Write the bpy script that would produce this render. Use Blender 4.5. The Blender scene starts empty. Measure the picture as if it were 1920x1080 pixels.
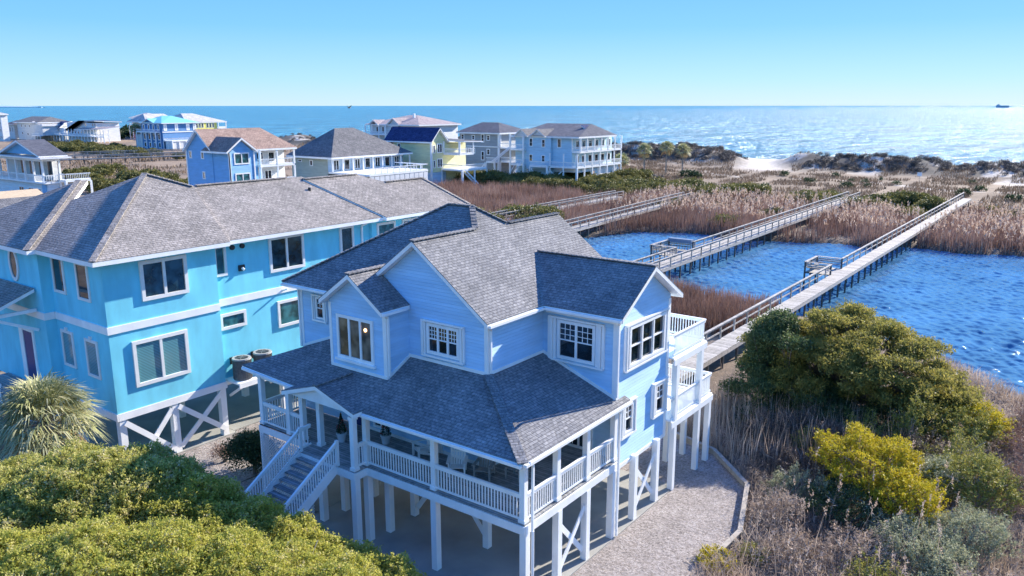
import bpy, math, random
import numpy as np
from mathutils import Vector, Matrix
R = math.radians
rnd = random.Random(7)
nr = np.random.default_rng(11)
scn = bpy.context.scene

# ---------------------------------------------------------------- camera, sky, sun, exposure
cd = bpy.data.cameras.new('camera'); cam = bpy.data.objects.new('camera', cd); scn.collection.objects.link(cam)
cam.location = (14.36, -19.88, 17.0); cam.rotation_euler = (R(90-12.84), 0, R(36.6))
cd.sensor_width = 36; cd.lens = 28.125; cd.clip_start = .5; cd.clip_end = 90000
scn.camera = cam
SUN_EL, SUN_AZ = 28.7, 13.0
w = bpy.data.worlds.new('World'); scn.world = w; w.use_nodes = True
nt = w.node_tree; bg = nt.nodes['Background']
sky = nt.nodes.new('ShaderNodeTexSky'); sky.sky_type = 'NISHITA'; sky.sun_disc = False
sky.sun_elevation = R(SUN_EL); sky.sun_rotation = R(SUN_AZ); sky.air_density = 1.0; sky.dust_density = .1; sky.ozone_density = 2.0
tcw = nt.nodes.new('ShaderNodeTexCoord'); spw = nt.nodes.new('ShaderNodeSeparateXYZ'); nt.links.new(tcw.outputs['Generated'], spw.inputs[0])
rw = nt.nodes.new('ShaderNodeValToRGB'); cr = rw.color_ramp
while len(cr.elements) < 7: cr.elements.new(.5)
SKY = [(0.0, (.235, .33, .385)), (.03, (.17, .31, .40)), (.09, (.085, .24, .395)), (.21, (.038, .165, .38)), (.30, (.075, .30, .70)), (.46, (.065, .24, .68)), (1, (.015, .055, .32))]
for e_, (p_, c_) in zip(cr.elements, SKY): e_.position = p_; e_.color = (*c_, 1)
nt.links.new(spw.outputs['Z'], rw.inputs[0])
# clear-air sky: Nishita near the sun blended into a clean blue gradient
sc_ = nt.nodes.new('ShaderNodeVectorMath'); sc_.operation = 'SCALE'; sc_.inputs['Scale'].default_value = .006; nt.links.new(sky.outputs[0], sc_.inputs[0])
ad_ = nt.nodes.new('ShaderNodeVectorMath'); ad_.operation = 'ADD'; nt.links.new(sc_.outputs[0], ad_.inputs[0]); nt.links.new(rw.outputs[0], ad_.inputs[1])
nt.links.new(ad_.outputs[0], bg.inputs[0]); bg.inputs[1].default_value = 1.0
sd = bpy.data.lights.new('sun', 'SUN'); so = bpy.data.objects.new('sun', sd); scn.collection.objects.link(so)
sd.energy = 4.7; sd.angle = R(.55); sd.color = (1, .92, .80)
dv = Vector((math.sin(R(SUN_AZ))*math.cos(R(SUN_EL)), math.cos(R(SUN_AZ))*math.cos(R(SUN_EL)), math.sin(R(SUN_EL))))
so.rotation_euler = dv.to_track_quat('Z', 'Y').to_euler()
vs = scn.view_settings; vs.view_transform = 'Standard'; vs.look = 'None'; vs.gamma = 1; vs.exposure = 1.27
scn.cycles.max_bounces = 8; scn.cycles.diffuse_bounces = 6; scn.cycles.sample_clamp_indirect = 4
scn.cycles.use_denoising = True

# ---------------------------------------------------------------- materials
def newmat(name):
    m = bpy.data.materials.new(name); m.use_nodes = True
    n = m.node_tree.nodes; l = m.node_tree.links
    return m, n, l, n['Principled BSDF']
def N(n, t, **k):
    o = n.new('ShaderNode'+t)
    for a, b in k.items():
        if a.startswith('i_'):
            key = a[2:]; key = int(key) if key.isdigit() else key.replace('_', ' ')
            o.inputs[key].default_value = b
        else: setattr(o, a, b)
    return o
def c4(c): return (c[0], c[1], c[2], 1)
def ramp(n, stops, interp='LINEAR'):
    r = n.new('ShaderNodeValToRGB'); cr = r.color_ramp; cr.interpolation = interp
    while len(cr.elements) < len(stops): cr.elements.new(.5)
    for e, (p, c) in zip(cr.elements, stops): e.position = p; e.color = c4(c)
    return r
def plain(name, col, rough=.6, var=.12, scale=3., bump=0., bscale=60, metal=0, streak=0):
    m, n, l, b = newmat(name)
    tc = N(n, 'TexCoord'); nz = N(n, 'TexNoise', i_Scale=scale, i_Detail=5. if not streak else 8.)
    if streak: mp = N(n, 'Mapping'); mp.inputs['Scale'].default_value = (1, 1, streak); l.new(tc.outputs['Object'], mp.inputs[0]); l.new(mp.outputs[0], nz.inputs['Vector'])
    else: l.new(tc.outputs['Object'], nz.inputs['Vector'])
    r = ramp(n, [(.25, [c*(1-var) for c in col]), (.75, [min(1, c*(1+var)) for c in col])])
    l.new(nz.outputs['Fac'], r.inputs[0]); l.new(r.outputs[0], b.inputs['Base Color'])
    b.inputs['Roughness'].default_value = rough; b.inputs['Metallic'].default_value = metal
    if bump:
        n2 = N(n, 'TexNoise', i_Scale=bscale, i_Detail=4.); l.new(tc.outputs['Object'], n2.inputs['Vector'])
        bp = N(n, 'Bump', i_Strength=bump, i_Distance=.02); l.new(n2.outputs['Fac'], bp.inputs['Height']); l.new(bp.outputs[0], b.inputs['Normal'])
    return m
def siding(name, col, lap=.135):
    m, n, l, b = newmat(name)
    uv = N(n, 'UVMap'); sp = N(n, 'SeparateXYZ'); l.new(uv.outputs[0], sp.inputs[0])
    d = N(n, 'Math', operation='DIVIDE'); d.inputs[1].default_value = lap; l.new(sp.outputs['Y'], d.inputs[0])
    f = N(n, 'Math', operation='FRACT'); l.new(d.outputs[0], f.inputs[0])
    inv = N(n, 'Math', operation='SUBTRACT'); inv.inputs[0].default_value = 1; l.new(f.outputs[0], inv.inputs[1])
    # board variation and weathering
    fl = N(n, 'Math', operation='FLOOR'); l.new(d.outputs[0], fl.inputs[0])
    tc = N(n, 'TexCoord'); mp = N(n, 'Mapping'); mp.inputs['Scale'].default_value = (.5, .5, 2.2); l.new(tc.outputs['Object'], mp.inputs[0])
    nz = N(n, 'TexNoise', i_Scale=1.3, i_Detail=6.); l.new(mp.outputs[0], nz.inputs['Vector'])
    wn = N(n, 'TexWhiteNoise', noise_dimensions='1D'); l.new(fl.outputs[0], wn.inputs['W'])
    ad = N(n, 'Math', operation='MULTIPLY_ADD'); l.new(wn.outputs['Value'], ad.inputs[0]); ad.inputs[1].default_value = .18; l.new(nz.outputs['Fac'], ad.inputs[2])
    r = ramp(n, [(.3, [c*.84 for c in col]), (.8, [min(1, c*1.08) for c in col])]); l.new(ad.outputs[0], r.inputs[0])
    l.new(r.outputs[0], b.inputs['Base Color']); b.inputs['Roughness'].default_value = .55
    bp = N(n, 'Bump', i_Strength=1., i_Distance=.05); l.new(inv.outputs[0], bp.inputs['Height']); l.new(bp.outputs[0], b.inputs['Normal'])
    return m
def shingle(name, c1, c2, sc=1., bump=1.):
    m, n, l, b = newmat(name)
    uv = N(n, 'UVMap')
    br = N(n, 'TexBrick', i_Scale=1., i_Color1=c4(c1), i_Color2=c4(c2), i_Mortar=c4([c*.5 for c in c1]))
    br.inputs['Mortar Size'].default_value = .010*sc; br.inputs['Brick Width'].default_value = .26*sc; br.inputs['Row Height'].default_value = .135*sc
    br.inputs['Mortar Smooth'].default_value = .4
    br.offset = .5; l.new(uv.outputs[0], br.inputs['Vector'])
    tc = N(n, 'TexCoord'); nz = N(n, 'TexNoise', i_Scale=.7, i_Detail=7., i_Roughness=.65); l.new(tc.outputs['Object'], nz.inputs['Vector'])
    r = ramp(n, [(.3, (.72, .72, .72)), (.7, (1.18, 1.16, 1.14))]); l.new(nz.outputs['Fac'], r.inputs[0])
    mx = N(n, 'MixRGB', blend_type='MULTIPLY', i_Fac=1.); l.new(br.outputs['Color'], mx.inputs[1]); l.new(r.outputs[0], mx.inputs[2])
    n3 = N(n, 'TexNoise', i_Scale=9., i_Detail=3.); l.new(tc.outputs['Object'], n3.inputs['Vector'])
    r3 = ramp(n, [(.35, (.7, .7, .7)), (.65, (1.25, 1.25, 1.25))]); l.new(n3.outputs['Fac'], r3.inputs[0])
    m3 = N(n, 'MixRGB', blend_type='MULTIPLY', i_Fac=.8); l.new(mx.outputs[0], m3.inputs[1]); l.new(r3.outputs[0], m3.inputs[2])
    l.new(m3.outputs[0], b.inputs['Base Color']); b.inputs['Roughness'].default_value = .9; b.inputs['Specular IOR Level'].default_value = .12
    sp = N(n, 'SeparateXYZ'); l.new(uv.outputs[0], sp.inputs[0])
    d = N(n, 'Math', operation='DIVIDE'); d.inputs[1].default_value = .135*sc; l.new(sp.outputs['Y'], d.inputs[0])
    f = N(n, 'Math', operation='FRACT'); l.new(d.outputs[0], f.inputs[0])
    a = N(n, 'Math', operation='MULTIPLY_ADD'); l.new(f.outputs[0], a.inputs[0]); a.inputs[1].default_value = -1.; l.new(n3.outputs['Fac'], a.inputs[2])
    a2 = N(n, 'Math', operation='MULTIPLY_ADD'); l.new(br.outputs['Fac'], a2.inputs[0]); a2.inputs[1].default_value = -1.2; l.new(a.outputs[0], a2.inputs[2])
    bp = N(n, 'Bump', i_Strength=.6*bump, i_Distance=.03*sc); l.new(a2.outputs[0], bp.inputs['Height']); l.new(bp.outputs[0], b.inputs['Normal'])
    return m
def planks(name, col, wdt=.14, axis='X', rough=.8):
    m, n, l, b = newmat(name)
    tc = N(n, 'TexCoord'); sp = N(n, 'SeparateXYZ'); l.new(tc.outputs['Object'], sp.inputs[0])
    d = N(n, 'Math', operation='DIVIDE'); d.inputs[1].default_value = wdt; l.new(sp.outputs[axis], d.inputs[0])
    f = N(n, 'Math', operation='FRACT'); l.new(d.outputs[0], f.inputs[0]); fl = N(n, 'Math', operation='FLOOR'); l.new(d.outputs[0], fl.inputs[0])
    wn = N(n, 'TexWhiteNoise', noise_dimensions='1D'); l.new(fl.outputs[0], wn.inputs['W'])
    nz = N(n, 'TexNoise', i_Scale=5., i_Detail=5.); l.new(tc.outputs['Object'], nz.inputs['Vector'])
    ad = N(n, 'Math', operation='MULTIPLY_ADD'); l.new(wn.outputs['Value'], ad.inputs[0]); ad.inputs[1].default_value = .5; l.new(nz.outputs['Fac'], ad.inputs[2])
    r = ramp(n, [(.4, [c*.6 for c in col]), (1., [min(1, c*1.25) for c in col])]); l.new(ad.outputs[0], r.inputs[0])
    g = N(n, 'Math', operation='GREATER_THAN'); g.inputs[1].default_value = .1; l.new(f.outputs[0], g.inputs[0])
    mx = N(n, 'MixRGB', blend_type='MIX'); l.new(g.outputs[0], mx.inputs[0]); mx.inputs[1].default_value = c4([c*.15 for c in col]); l.new(r.outputs[0], mx.inputs[2])
    l.new(mx.outputs[0], b.inputs['Base Color']); b.inputs['Roughness'].default_value = rough
    return m
def glass(name, col=(.012, .022, .03), rough=.04, blinds=0):
    m, n, l, b = newmat(name)
    tc = N(n, 'TexCoord')
    if blinds:
        sp = N(n, 'SeparateXYZ'); l.new(tc.outputs['Object'], sp.inputs[0]); d = N(n, 'Math', operation='DIVIDE'); d.inputs[1].default_value = blinds; l.new(sp.outputs['Z'], d.inputs[0])
        f = N(n, 'Math', operation='FRACT'); l.new(d.outputs[0], f.inputs[0])
        r = ramp(n, [(.3, [c*.35 for c in col]), (.5, col)]); l.new(f.outputs[0], r.inputs[0])
    else:
        nz = N(n, 'TexNoise', i_Scale=1.6, i_Detail=2.); l.new(tc.outputs['Object'], nz.inputs['Vector'])
        r = ramp(n, [(.4, [c*.5 for c in col]), (.65, [c*1.8 for c in col])]); l.new(nz.outputs['Fac'], r.inputs[0])
    l.new(r.outputs[0], b.inputs['Base Color']); b.inputs['Roughness'].default_value = rough
    b.inputs['Specular IOR Level'].default_value = .65
    b.inputs['Coat Weight'].default_value = 1.0 if blinds else .3; b.inputs['Coat Roughness'].default_value = .03
    return m
def leafmat(name, cols, trans=.3, rough=.55, nscale=1.5, nmix=.5):
    """cols: list of colours picked per leaf, blended with clumps of noise"""
    m, n, l, b = newmat(name)
    g = N(n, 'NewGeometry'); tc = N(n, 'TexCoord'); nz = N(n, 'TexNoise', i_Scale=nscale, i_Detail=2.); l.new(tc.outputs['Object'], nz.inputs['Vector'])
    sc = N(n, 'MapRange'); l.new(nz.outputs['Fac'], sc.inputs[0]); sc.inputs[1].default_value = .3; sc.inputs[2].default_value = .7
    mv = N(n, 'Mix'); mv.inputs[0].default_value = nmix; l.new(g.outputs['Random Per Island'], mv.inputs[2]); l.new(sc.outputs[0], mv.inputs[3])
    k = len(cols); r = ramp(n, [((i)/(k-1), c) for i, c in enumerate(cols)]); l.new(mv.outputs[0], r.inputs[0])
    b.inputs['Roughness'].default_value = rough; l.new(r.outputs[0], b.inputs['Base Color']); b.inputs['Specular IOR Level'].default_value = .25
    if trans:
        t = N(n, 'BsdfTranslucent'); l.new(r.outputs[0], t.inputs[0]); ms = N(n, 'MixShader'); ms.inputs[0].default_value = trans
        l.new(b.outputs[0], ms.inputs[1]); l.new(t.outputs[0], ms.inputs[2]); l.new(ms.outputs[0], n['Material Output'].inputs[0])
    return m
def water(name, col, s1, s2, strength, dist, rough, stretch=(1, 1, 1), spec=.5, streak=None, foam=0):
    m, n, l, b = newmat(name)
    tc = N(n, 'TexCoord'); mp = N(n, 'Mapping'); mp.inputs['Scale'].default_value = stretch; mp.inputs['Rotation'].default_value = (0, 0, R(20)); l.new(tc.outputs['Object'], mp.inputs[0])
    a = N(n, 'TexNoise', i_Scale=s1, i_Detail=5., i_Roughness=.6); l.new(mp.outputs[0], a.inputs['Vector'])
    c = N(n, 'TexNoise', i_Scale=s2, i_Detail=3.); l.new(mp.outputs[0], c.inputs['Vector'])
    ad = N(n, 'Math', operation='MULTIPLY_ADD'); l.new(c.outputs['Fac'], ad.inputs[0]); ad.inputs[1].default_value = 1.5; l.new(a.outputs['Fac'], ad.inputs[2])
    bp = N(n, 'Bump', i_Strength=strength, i_Distance=dist); l.new(ad.outputs[0], bp.inputs['Height']); l.new(bp.outputs[0], b.inputs['Normal'])
    big = N(n, 'TexNoise', i_Scale=.02 if foam else .15, i_Detail=3.); l.new(tc.outputs['Object'], big.inputs['Vector'])
    r = ramp(n, [(.3, [x*.8 for x in col]), (.7, [x*1.25 for x in col])]); l.new(big.outputs['Fac'], r.inputs[0])
    last = r.outputs[0]
    if foam:
        mf = N(n, 'Mapping'); mf.inputs['Scale'].default_value = (.12, .3, 1); l.new(tc.outputs['Object'], mf.inputs[0])
        fn = N(n, 'TexNoise', i_Scale=1., i_Detail=5.); l.new(mf.outputs[0], fn.inputs['Vector'])
        rf = ramp(n, [(.70, (0, 0, 0)), (.76, (1, 1, 1))]); l.new(fn.outputs['Fac'], rf.inputs[0])
        mm = N(n, 'MixRGB'); l.new(rf.outputs[0], mm.inputs[0]); l.new(last, mm.inputs[1]); mm.inputs[2].default_value = (.7, .75, .78, 1); last = mm.outputs[0]
    l.new(last, b.inputs['Base Color']); b.inputs['Roughness'].default_value = rough; b.inputs['Specular IOR Level'].default_value = spec; b.inputs['IOR'].default_value = 1.33
    return m
M = {}
M['white'] = plain('white_paint', (.84, .84, .82), .5, .09, 1.6, .15, 30, 0, .5)
M['cream'] = plain('pale_trim', (.74, .73, .70), .6, .06)
M['blue_siding'] = siding('blue_lap_siding', (.42, .62, .80))
M['shingle'] = shingle('grey_shingles', (.20, .20, .205), (.28, .275, .27))
M['shingle2'] = shingle('weathered_shingles', (.25, .23, .21), (.345, .315, .29), 1.15)
M['deck'] = planks('deck_boards', (.30, .30, .29), .14, 'Y')
M['dock'] = planks('dock_boards', (.36, .335, .305), .3, 'Y')
M['dockpost'] = plain('dock_timber', (.36, .33, .30), .8, .3, 4.)
M['darkpost'] = plain('wet_timber', (.09, .085, .08), .8, .3, 4.)
M['turq'] = plain('turquoise_stucco', (.17, .62, .75), .8, .17, 1.3, .45, 40, 0, .35)
M['glass'] = glass('window_glass')
M['glass_tan'] = glass('window_glass_curtain', (.14, .105, .075), .1)
M['glass_green'] = glass('window_glass_green', (.03, .12, .13), .12)
M['glass_navy'] = glass('window_glass_dark', (.02, .05, .07), .1)
M['blinds'] = glass('window_blinds', (.13, .34, .38), .3, .075)
M['concrete'] = plain('concrete', (.29, .285, .26), .85, .25, .5, .2)
M['navy'] = plain('navy_door', (.02, .04, .16), .4)
M['metal'] = plain('grey_metal', (.28, .28, .27), .5, .25, 6, metal=.3)
M['black'] = plain('black_metal', (.02, .02, .02), .5)
M['lattice'] = plain('lattice_white', (.6, .62, .62), .6)
M['bark'] = plain('bark', (.12, .095, .075), .9, .3, 8)
M['greybark'] = plain('grey_bark', (.26, .23, .20), .9, .3, 8)
M['pot'] = plain('white_pot', (.6, .6, .6), .6)
M['terra'] = plain('red_bits', (.35, .05, .04), .6)
M['sandwood'] = plain('border_timber', (.36, .32, .27), .85, .25, 4)

# ---------------------------------------------------------------- mesh helpers
class MB:
    def __init__(s): s.v = []; s.f = []; s.mi = []
    def poly(s, pts, m=0):
        b = len(s.v); s.v += [tuple(p) for p in pts]; s.f.append(tuple(range(b, b+len(pts)))); s.mi.append(m)
    def hexa(s, p, m=0):
        b = len(s.v); s.v += [tuple(q) for q in p]
        for q in ((0, 3, 2, 1), (4, 5, 6, 7), (0, 1, 5, 4), (1, 2, 6, 5), (2, 3, 7, 6), (3, 0, 4, 7)):
            s.f.append(tuple(b+i for i in q)); s.mi.append(m)
    def box(s, x0, x1, y0, y1, z0, z1, m=0):
        x0, x1 = min(x0, x1), max(x0, x1); y0, y1 = min(y0, y1), max(y0, y1); z0, z1 = min(z0, z1), max(z0, z1)
        s.hexa([(x0, y0, z0), (x1, y0, z0), (x1, y1, z0), (x0, y1, z0), (x0, y0, z1), (x1, y0, z1), (x1, y1, z1), (x0, y1, z1)], m)
    def beam(s, p, q, wd, h, m=0):
        p = Vector(p); q = Vector(q); d = (q-p).normalized()
        side = d.cross(Vector((0, 0, 1)))
        side = side.normalized() if side.length > 1e-4 else Vector((1, 0, 0))
        up = side.cross(d); a = side*wd/2; c = up*h/2
        s.hexa([p-a-c, p+a-c, q+a-c, q-a-c, p-a+c, p+a+c, q+a+c, q-a+c], m)
    def slab(s, pts, t, m=0, m2=None):
        """polygon extruded straight down by t"""
        m2 = m if m2 is None else m2; n = len(pts); pts = [Vector(p) for p in pts]
        nn = Vector((0, 0, 0))
        for i in range(n):
            a, b2 = pts[i], pts[(i+1) % n]; nn += a.cross(b2)
        if nn.z < 0: pts = pts[::-1]
        b = len(s.v); s.v += [tuple(p) for p in pts]+[(p.x, p.y, p.z-t) for p in pts]
        s.f.append(tuple(range(b, b+n))); s.mi.append(m); s.f.append(tuple(range(b+2*n-1, b+n-1, -1))); s.mi.append(m2)
        for i in range(n):
            j = (i+1) % n; s.f.append((b+i, b+n+i, b+n+j, b+j)); s.mi.append(m2)
    def wallpoly(s, pts, t, nrm, m=0):
        """vertical polygon given thickness t backwards along -nrm"""
        pts = [Vector(p)+Vector(nrm)*.004 for p in pts]; n = len(pts); o = Vector(nrm)*t; acc = Vector((0, 0, 0))
        for i in range(n): acc += pts[i].cross(pts[(i+1) % n])
        if acc.dot(Vector(nrm)) < 0: pts = pts[::-1]
        b = len(s.v); s.v += [tuple(p) for p in pts]+[tuple(p-o) for p in pts]
        s.f.append(tuple(range(b, b+n))); s.f.append(tuple(range(b+2*n-1, b+n-1, -1))); s.mi += [m, m]
        for i in range(n):
            j = (i+1) % n; s.f.append((b+i, b+n+i, b+n+j, b+j)); s.mi.append(m)
    def cyl(s, p, q, r0, r1, k=10, m=0, cap=True):
        p = Vector(p); q = Vector(q); d = (q-p).normalized(); a = d.orthogonal().normalized(); c = d.cross(a); b = len(s.v)
        for o, r in ((p, r0), (q, r1)):
            for i in range(k):
                t = 2*math.pi*i/k; s.v.append(tuple(o+a*math.cos(t)*r+c*math.sin(t)*r))
        for i in range(k):
            j = (i+1) % k; s.f.append((b+i, b+j, b+k+j, b+k+i)); s.mi.append(m)
        if cap: s.f.append(tuple(range(b+k-1, b-1, -1))); s.f.append(tuple(range(b+k, b+2*k))); s.mi += [m, m]
    def build(s, name, mats, parent=None, uv=False, smooth=False):
        me = bpy.data.meshes.new(name); off = parent['_o'] if parent and '_o' in parent else (0, 0, 0)
        vv = np.array(s.v, dtype=float).reshape(-1, 3)-np.array(off)
        me.from_pydata([tuple(x) for x in vv], [], s.f)
        for mm in (mats if isinstance(mats, list) else [mats]): me.materials.append(M[mm] if isinstance(mm, str) else mm)
        me.polygons.foreach_set('material_index', s.mi)
        if smooth: me.polygons.foreach_set('use_smooth', [True]*len(s.f))
        if uv:
            ul = me.uv_layers.new(name='UVMap'); data = ul.data; Z = Vector((0, 0, 1)); o3 = Vector(off)
            for p in me.polygons:
                nn = p.normal; e = Z.cross(nn)
                e = e.normalized() if e.length > 1e-3 else Vector((1, 0, 0)); sv = nn.cross(e)
                for li in p.loop_indices:
                    co = me.vertices[me.loops[li].vertex_index].co+o3; data[li].uv = (co.dot(e), co.dot(sv))
        me.update(); o = bpy.data.objects.new(name, me); scn.collection.objects.link(o)
        if parent: o.parent = parent; o['_o'] = tuple(off)
        return o
def each(mb, name, mats, parent, uv=False):
    """one object for each connected piece of the collected shapes"""
    par = list(range(len(mb.v)))
    def find(i):
        while par[i] != i: par[i] = par[par[i]]; i = par[i]
        return i
    for f in mb.f:
        a = find(f[0])
        for k in f[1:]: par[find(k)] = a
    groups = {}
    for f, mi in zip(mb.f, mb.mi): groups.setdefault(find(f[0]), []).append((f, mi))
    out = []
    for g in groups.values():
        ids = sorted({i for f, _ in g for i in f}); mp = {i: k for k, i in enumerate(ids)}; q = MB(); q.v = [mb.v[i] for i in ids]; q.f = [tuple(mp[i] for i in f) for f, _ in g]; q.mi = [m for _, m in g]; out.append(q.build(name, mats, parent, uv))
    return out
def thing(name, loc, label, cat, group=None):
    o = bpy.data.objects.new(name, None); o.empty_display_size = .3; scn.collection.objects.link(o); o.location = loc
    o['label'] = label; o['category'] = cat; o['_o'] = tuple(loc)
    if group: o['group'] = group
    return o
def tag(o, label, cat, group=None, kind=None):
    o['label'] = label; o['category'] = cat
    if group: o['group'] = group
    if kind: o['kind'] = kind
    return o
def npmesh(name, verts, faces, mat, parent=None, off=(0, 0, 0), smooth=False):
    """faces: list of (nf,k) int arrays or one array"""
    me = bpy.data.meshes.new(name); verts = np.asarray(verts, dtype=np.float32)-np.asarray(off, dtype=np.float32)
    fl = faces if isinstance(faces, list) else [faces]
    loops = np.concatenate([f.reshape(-1) for f in fl]).astype(np.int32); tot = np.concatenate([np.full(len(f), f.shape[1], np.int32) for f in fl])
    me.vertices.add(len(verts)); me.vertices.foreach_set('co', verts.reshape(-1)); me.loops.add(len(loops)); me.loops.foreach_set('vertex_index', loops)
    st = np.concatenate([[0], np.cumsum(tot)[:-1]]).astype(np.int32); me.polygons.add(len(tot)); me.polygons.foreach_set('loop_start', st)
    try: me.polygons.foreach_set('loop_total', tot)
    except Exception: pass
    if smooth: me.polygons.foreach_set('use_smooth', np.ones(len(tot), bool))
    me.materials.append(M[mat] if isinstance(mat, str) else mat); me.update(calc_edges=True)
    o = bpy.data.objects.new(name, me); scn.collection.objects.link(o)
    if parent: o.parent = parent
    else: o.location = off
    return o
def wb(mb, f, c, a0, a1, z0, z1, d0, d1, m=0):
    """box on a wall: f 'F' faces -y at y=c, f 'R' faces +x at x=c; d is the distance outward"""
    if f == 'F': mb.box(a0, a1, c-d1, c-d0, z0, z1, m)
    else: mb.box(c+d0, c+d1, a0, a1, z0, z1, m)
def window(par, f, c, a0, a1, z0, z1, n=1, fr=.1, muntin=None, pane='glass', shutters=0, sill=False, frame='white', rail=False, key=False, d=.07):
    """frame around a0..a1, z0..z1 (outer), n panes"""
    mb = MB()
    wb(mb, f, c, a0, a0+fr, z0, z1, 0, d); wb(mb, f, c, a1-fr, a1, z0, z1, 0, d)
    wb(mb, f, c, a0+fr, a1-fr, z1-fr, z1, 0, d); wb(mb, f, c, a0+fr, a1-fr, z0, z0+fr, 0, d)
    iw = (a1-a0-2*fr); mw = fr*.8; pw = (iw-mw*(n-1))/n
    for i in range(1, n): x = a0+fr+i*pw+(i-1)*mw; wb(mb, f, c, x, x+mw, z0+fr, z1-fr, 0, d*.9)
    if sill: wb(mb, f, c, a0-.08, a1+.08, z0-.1, z0-.003, 0, d+.08)
    if key: wb(mb, f, c, (a0+a1)/2-.09, (a0+a1)/2+.09, z1+.003, z1+.16, 0, d+.03)
    for i in range(n):
        x = a0+fr+i*(pw+mw)
        if rail: wb(mb, f, c, x, x+pw, (z0+z1)/2-.025, (z0+z1)/2+.025, 0, d*.7)
        if muntin:
            mu, mv, top = muntin; zz0 = (z0+z1)/2 if top else z0+fr
            for k in range(1, mu): wb(mb, f, c, x+pw*k/mu-.012, x+pw*k/mu+.012, zz0+.03, z1-fr, .02, d*.6)
            for k in range(1, mv): zc = zz0+(z1-fr-zz0)*k/mv; wb(mb, f, c, x, x+pw, zc-.012, zc+.012, .02, d*.55)
    wo = mb.build('window', frame, par)
    for i in range(n):
        x = a0+fr+i*(pw+mw); g = MB(); wb(g, f, c, x, x+pw, z0+fr, z1-fr, 0.004, .02); g.build('pane', pane, wo)
    if shutters:
        for sgn in (0, 1):
            g = MB()
            for k in range(3):
                x0 = (a0-.04-shutters*(k+1)/3) if sgn == 0 else (a1+.04+shutters*k/3)
                wb(g, f, c, x0, x0+shutters/3-.02, z0-.04, z1+.04, 0.004, .1+.035*(k % 2))
            g.build('shutter', frame, wo)
        g = MB(); wb(g, f, c, a0-shutters, a1+shutters, z1+.045, z1+.12, .004, .14); wb(g, f, c, a0-shutters, a1+shutters, z0-.12, z0-.045, .004, .14); each(g, 'shutter_track', frame, wo)
    return wo
def railing(par, p, q, h=1.0, sp=.135, bal=.036, mat='white', top=(.1, .06), bottom=.12, name='railing', mid=False):
    mb = MB(); p = Vector(p); q = Vector(q); L = (q-p).length; up = Vector((0, 0, 1))
    mb.beam(p+up*h, q+up*h, top[0], top[1]); mb.beam(p+up*(h-.09), q+up*(h-.09), .045, .09); mb.beam(p+up*bottom, q+up*bottom, .045, .08)
    if mid: mb.beam(p+up*(h*.55), q+up*(h*.55), .04, .08)
    elif sp:
        n = max(1, int(L/sp))
        for i in range(1, n):
            c = p.lerp(q, i/n); mb.box(c.x-bal/2, c.x+bal/2, c.y-bal/2, c.y+bal/2, c.z+bottom, c.z+h-.1)
    return mb.build(name, mat, par)
def post(par, x, y, z0, z1, w=.2, mat='white', name='post'):
    mb = MB(); mb.box(x-w/2, x+w/2, y-w/2, y+w/2, z0, z1)
    if name == 'post': mb.box(x-w/2-.03, x+w/2+.03, y-w/2-.03, y+w/2+.03, z0, z0+.12); mb.box(x-w/2-.03, x+w/2+.03, y-w/2-.03, y+w/2+.03, z1-.12, z1)
    return mb.build(name, mat, par)

# ---------------------------------------------------------------- vegetation helpers
def leafcloud(name, C, L, W, mat, parent=None, off=(0, 0, 0), up=.4, spread=1., rng=None, extra=None, mat2=None):
    """one diamond leaf per centre"""
    g = rng or nr; n = len(C); L = L*(.6+.8*g.random(n))[:, None]; W = W*(.6+.8*g.random(n))[:, None]
    d = g.normal(size=(n, 3)); d[:, 2] = d[:, 2]*.8+up; d /= np.linalg.norm(d, axis=1)[:, None]
    e = np.cross(d, g.normal(size=(n, 3))); e /= np.linalg.norm(e, axis=1)[:, None]+1e-9
    V = np.stack([C-d*L*.5, C+e*W*.5, C+d*L*.5, C-e*W*.5], 1).reshape(-1, 3)
    F = np.arange(4*n).reshape(n, 4)
    if extra is not None and len(extra):
        F3 = np.arange(len(extra)).reshape(-1, 3)+len(V); o = npmesh(name, np.concatenate([V, extra]), [F, F3], mat, parent, off); o.data.materials.append(M[mat2])
        mi = np.zeros(n+len(F3), np.int32); mi[n:] = 1; o.data.polygons.foreach_set('material_index', mi); return o
    return npmesh(name, V, F, mat, parent, off)
def blades(name, B, Hh, W, mat, parent=None, off=(0, 0, 0), lean=.25, g=None, plume=0, pm=None):
    """thin upright tapering blades, bent once"""
    g = g or nr; n = len(B); h = Hh*(.55+.75*g.random(n)); a = g.random(n)*6.283; ln = lean*g.random(n)*h
    dx = np.stack([np.cos(a)*ln, np.sin(a)*ln, np.zeros(n)], 1); t = g.random(n)*6.283; s = np.stack([np.cos(t), np.sin(t), np.zeros(n)], 1)*W*.5*(.6+.8*g.random(n))[:, None]
    up = np.zeros((n, 3)); up[:, 2] = h
    V = np.stack([B-s, B+s, B+dx*.35+up*.55+s*.8, B+dx*.35+up*.55-s*.8, B+dx+up], 1).reshape(-1, 3)
    i = np.arange(n)*5; F4 = np.stack([i, i+1, i+2, i+3], 1); F3 = np.stack([i+3, i+2, i+4], 1)
    o = npmesh(name, V, [F4, F3], mat, parent, off)
    if plume: return o, (B+dx+up)[:int(n*plume)]
    return o
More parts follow.
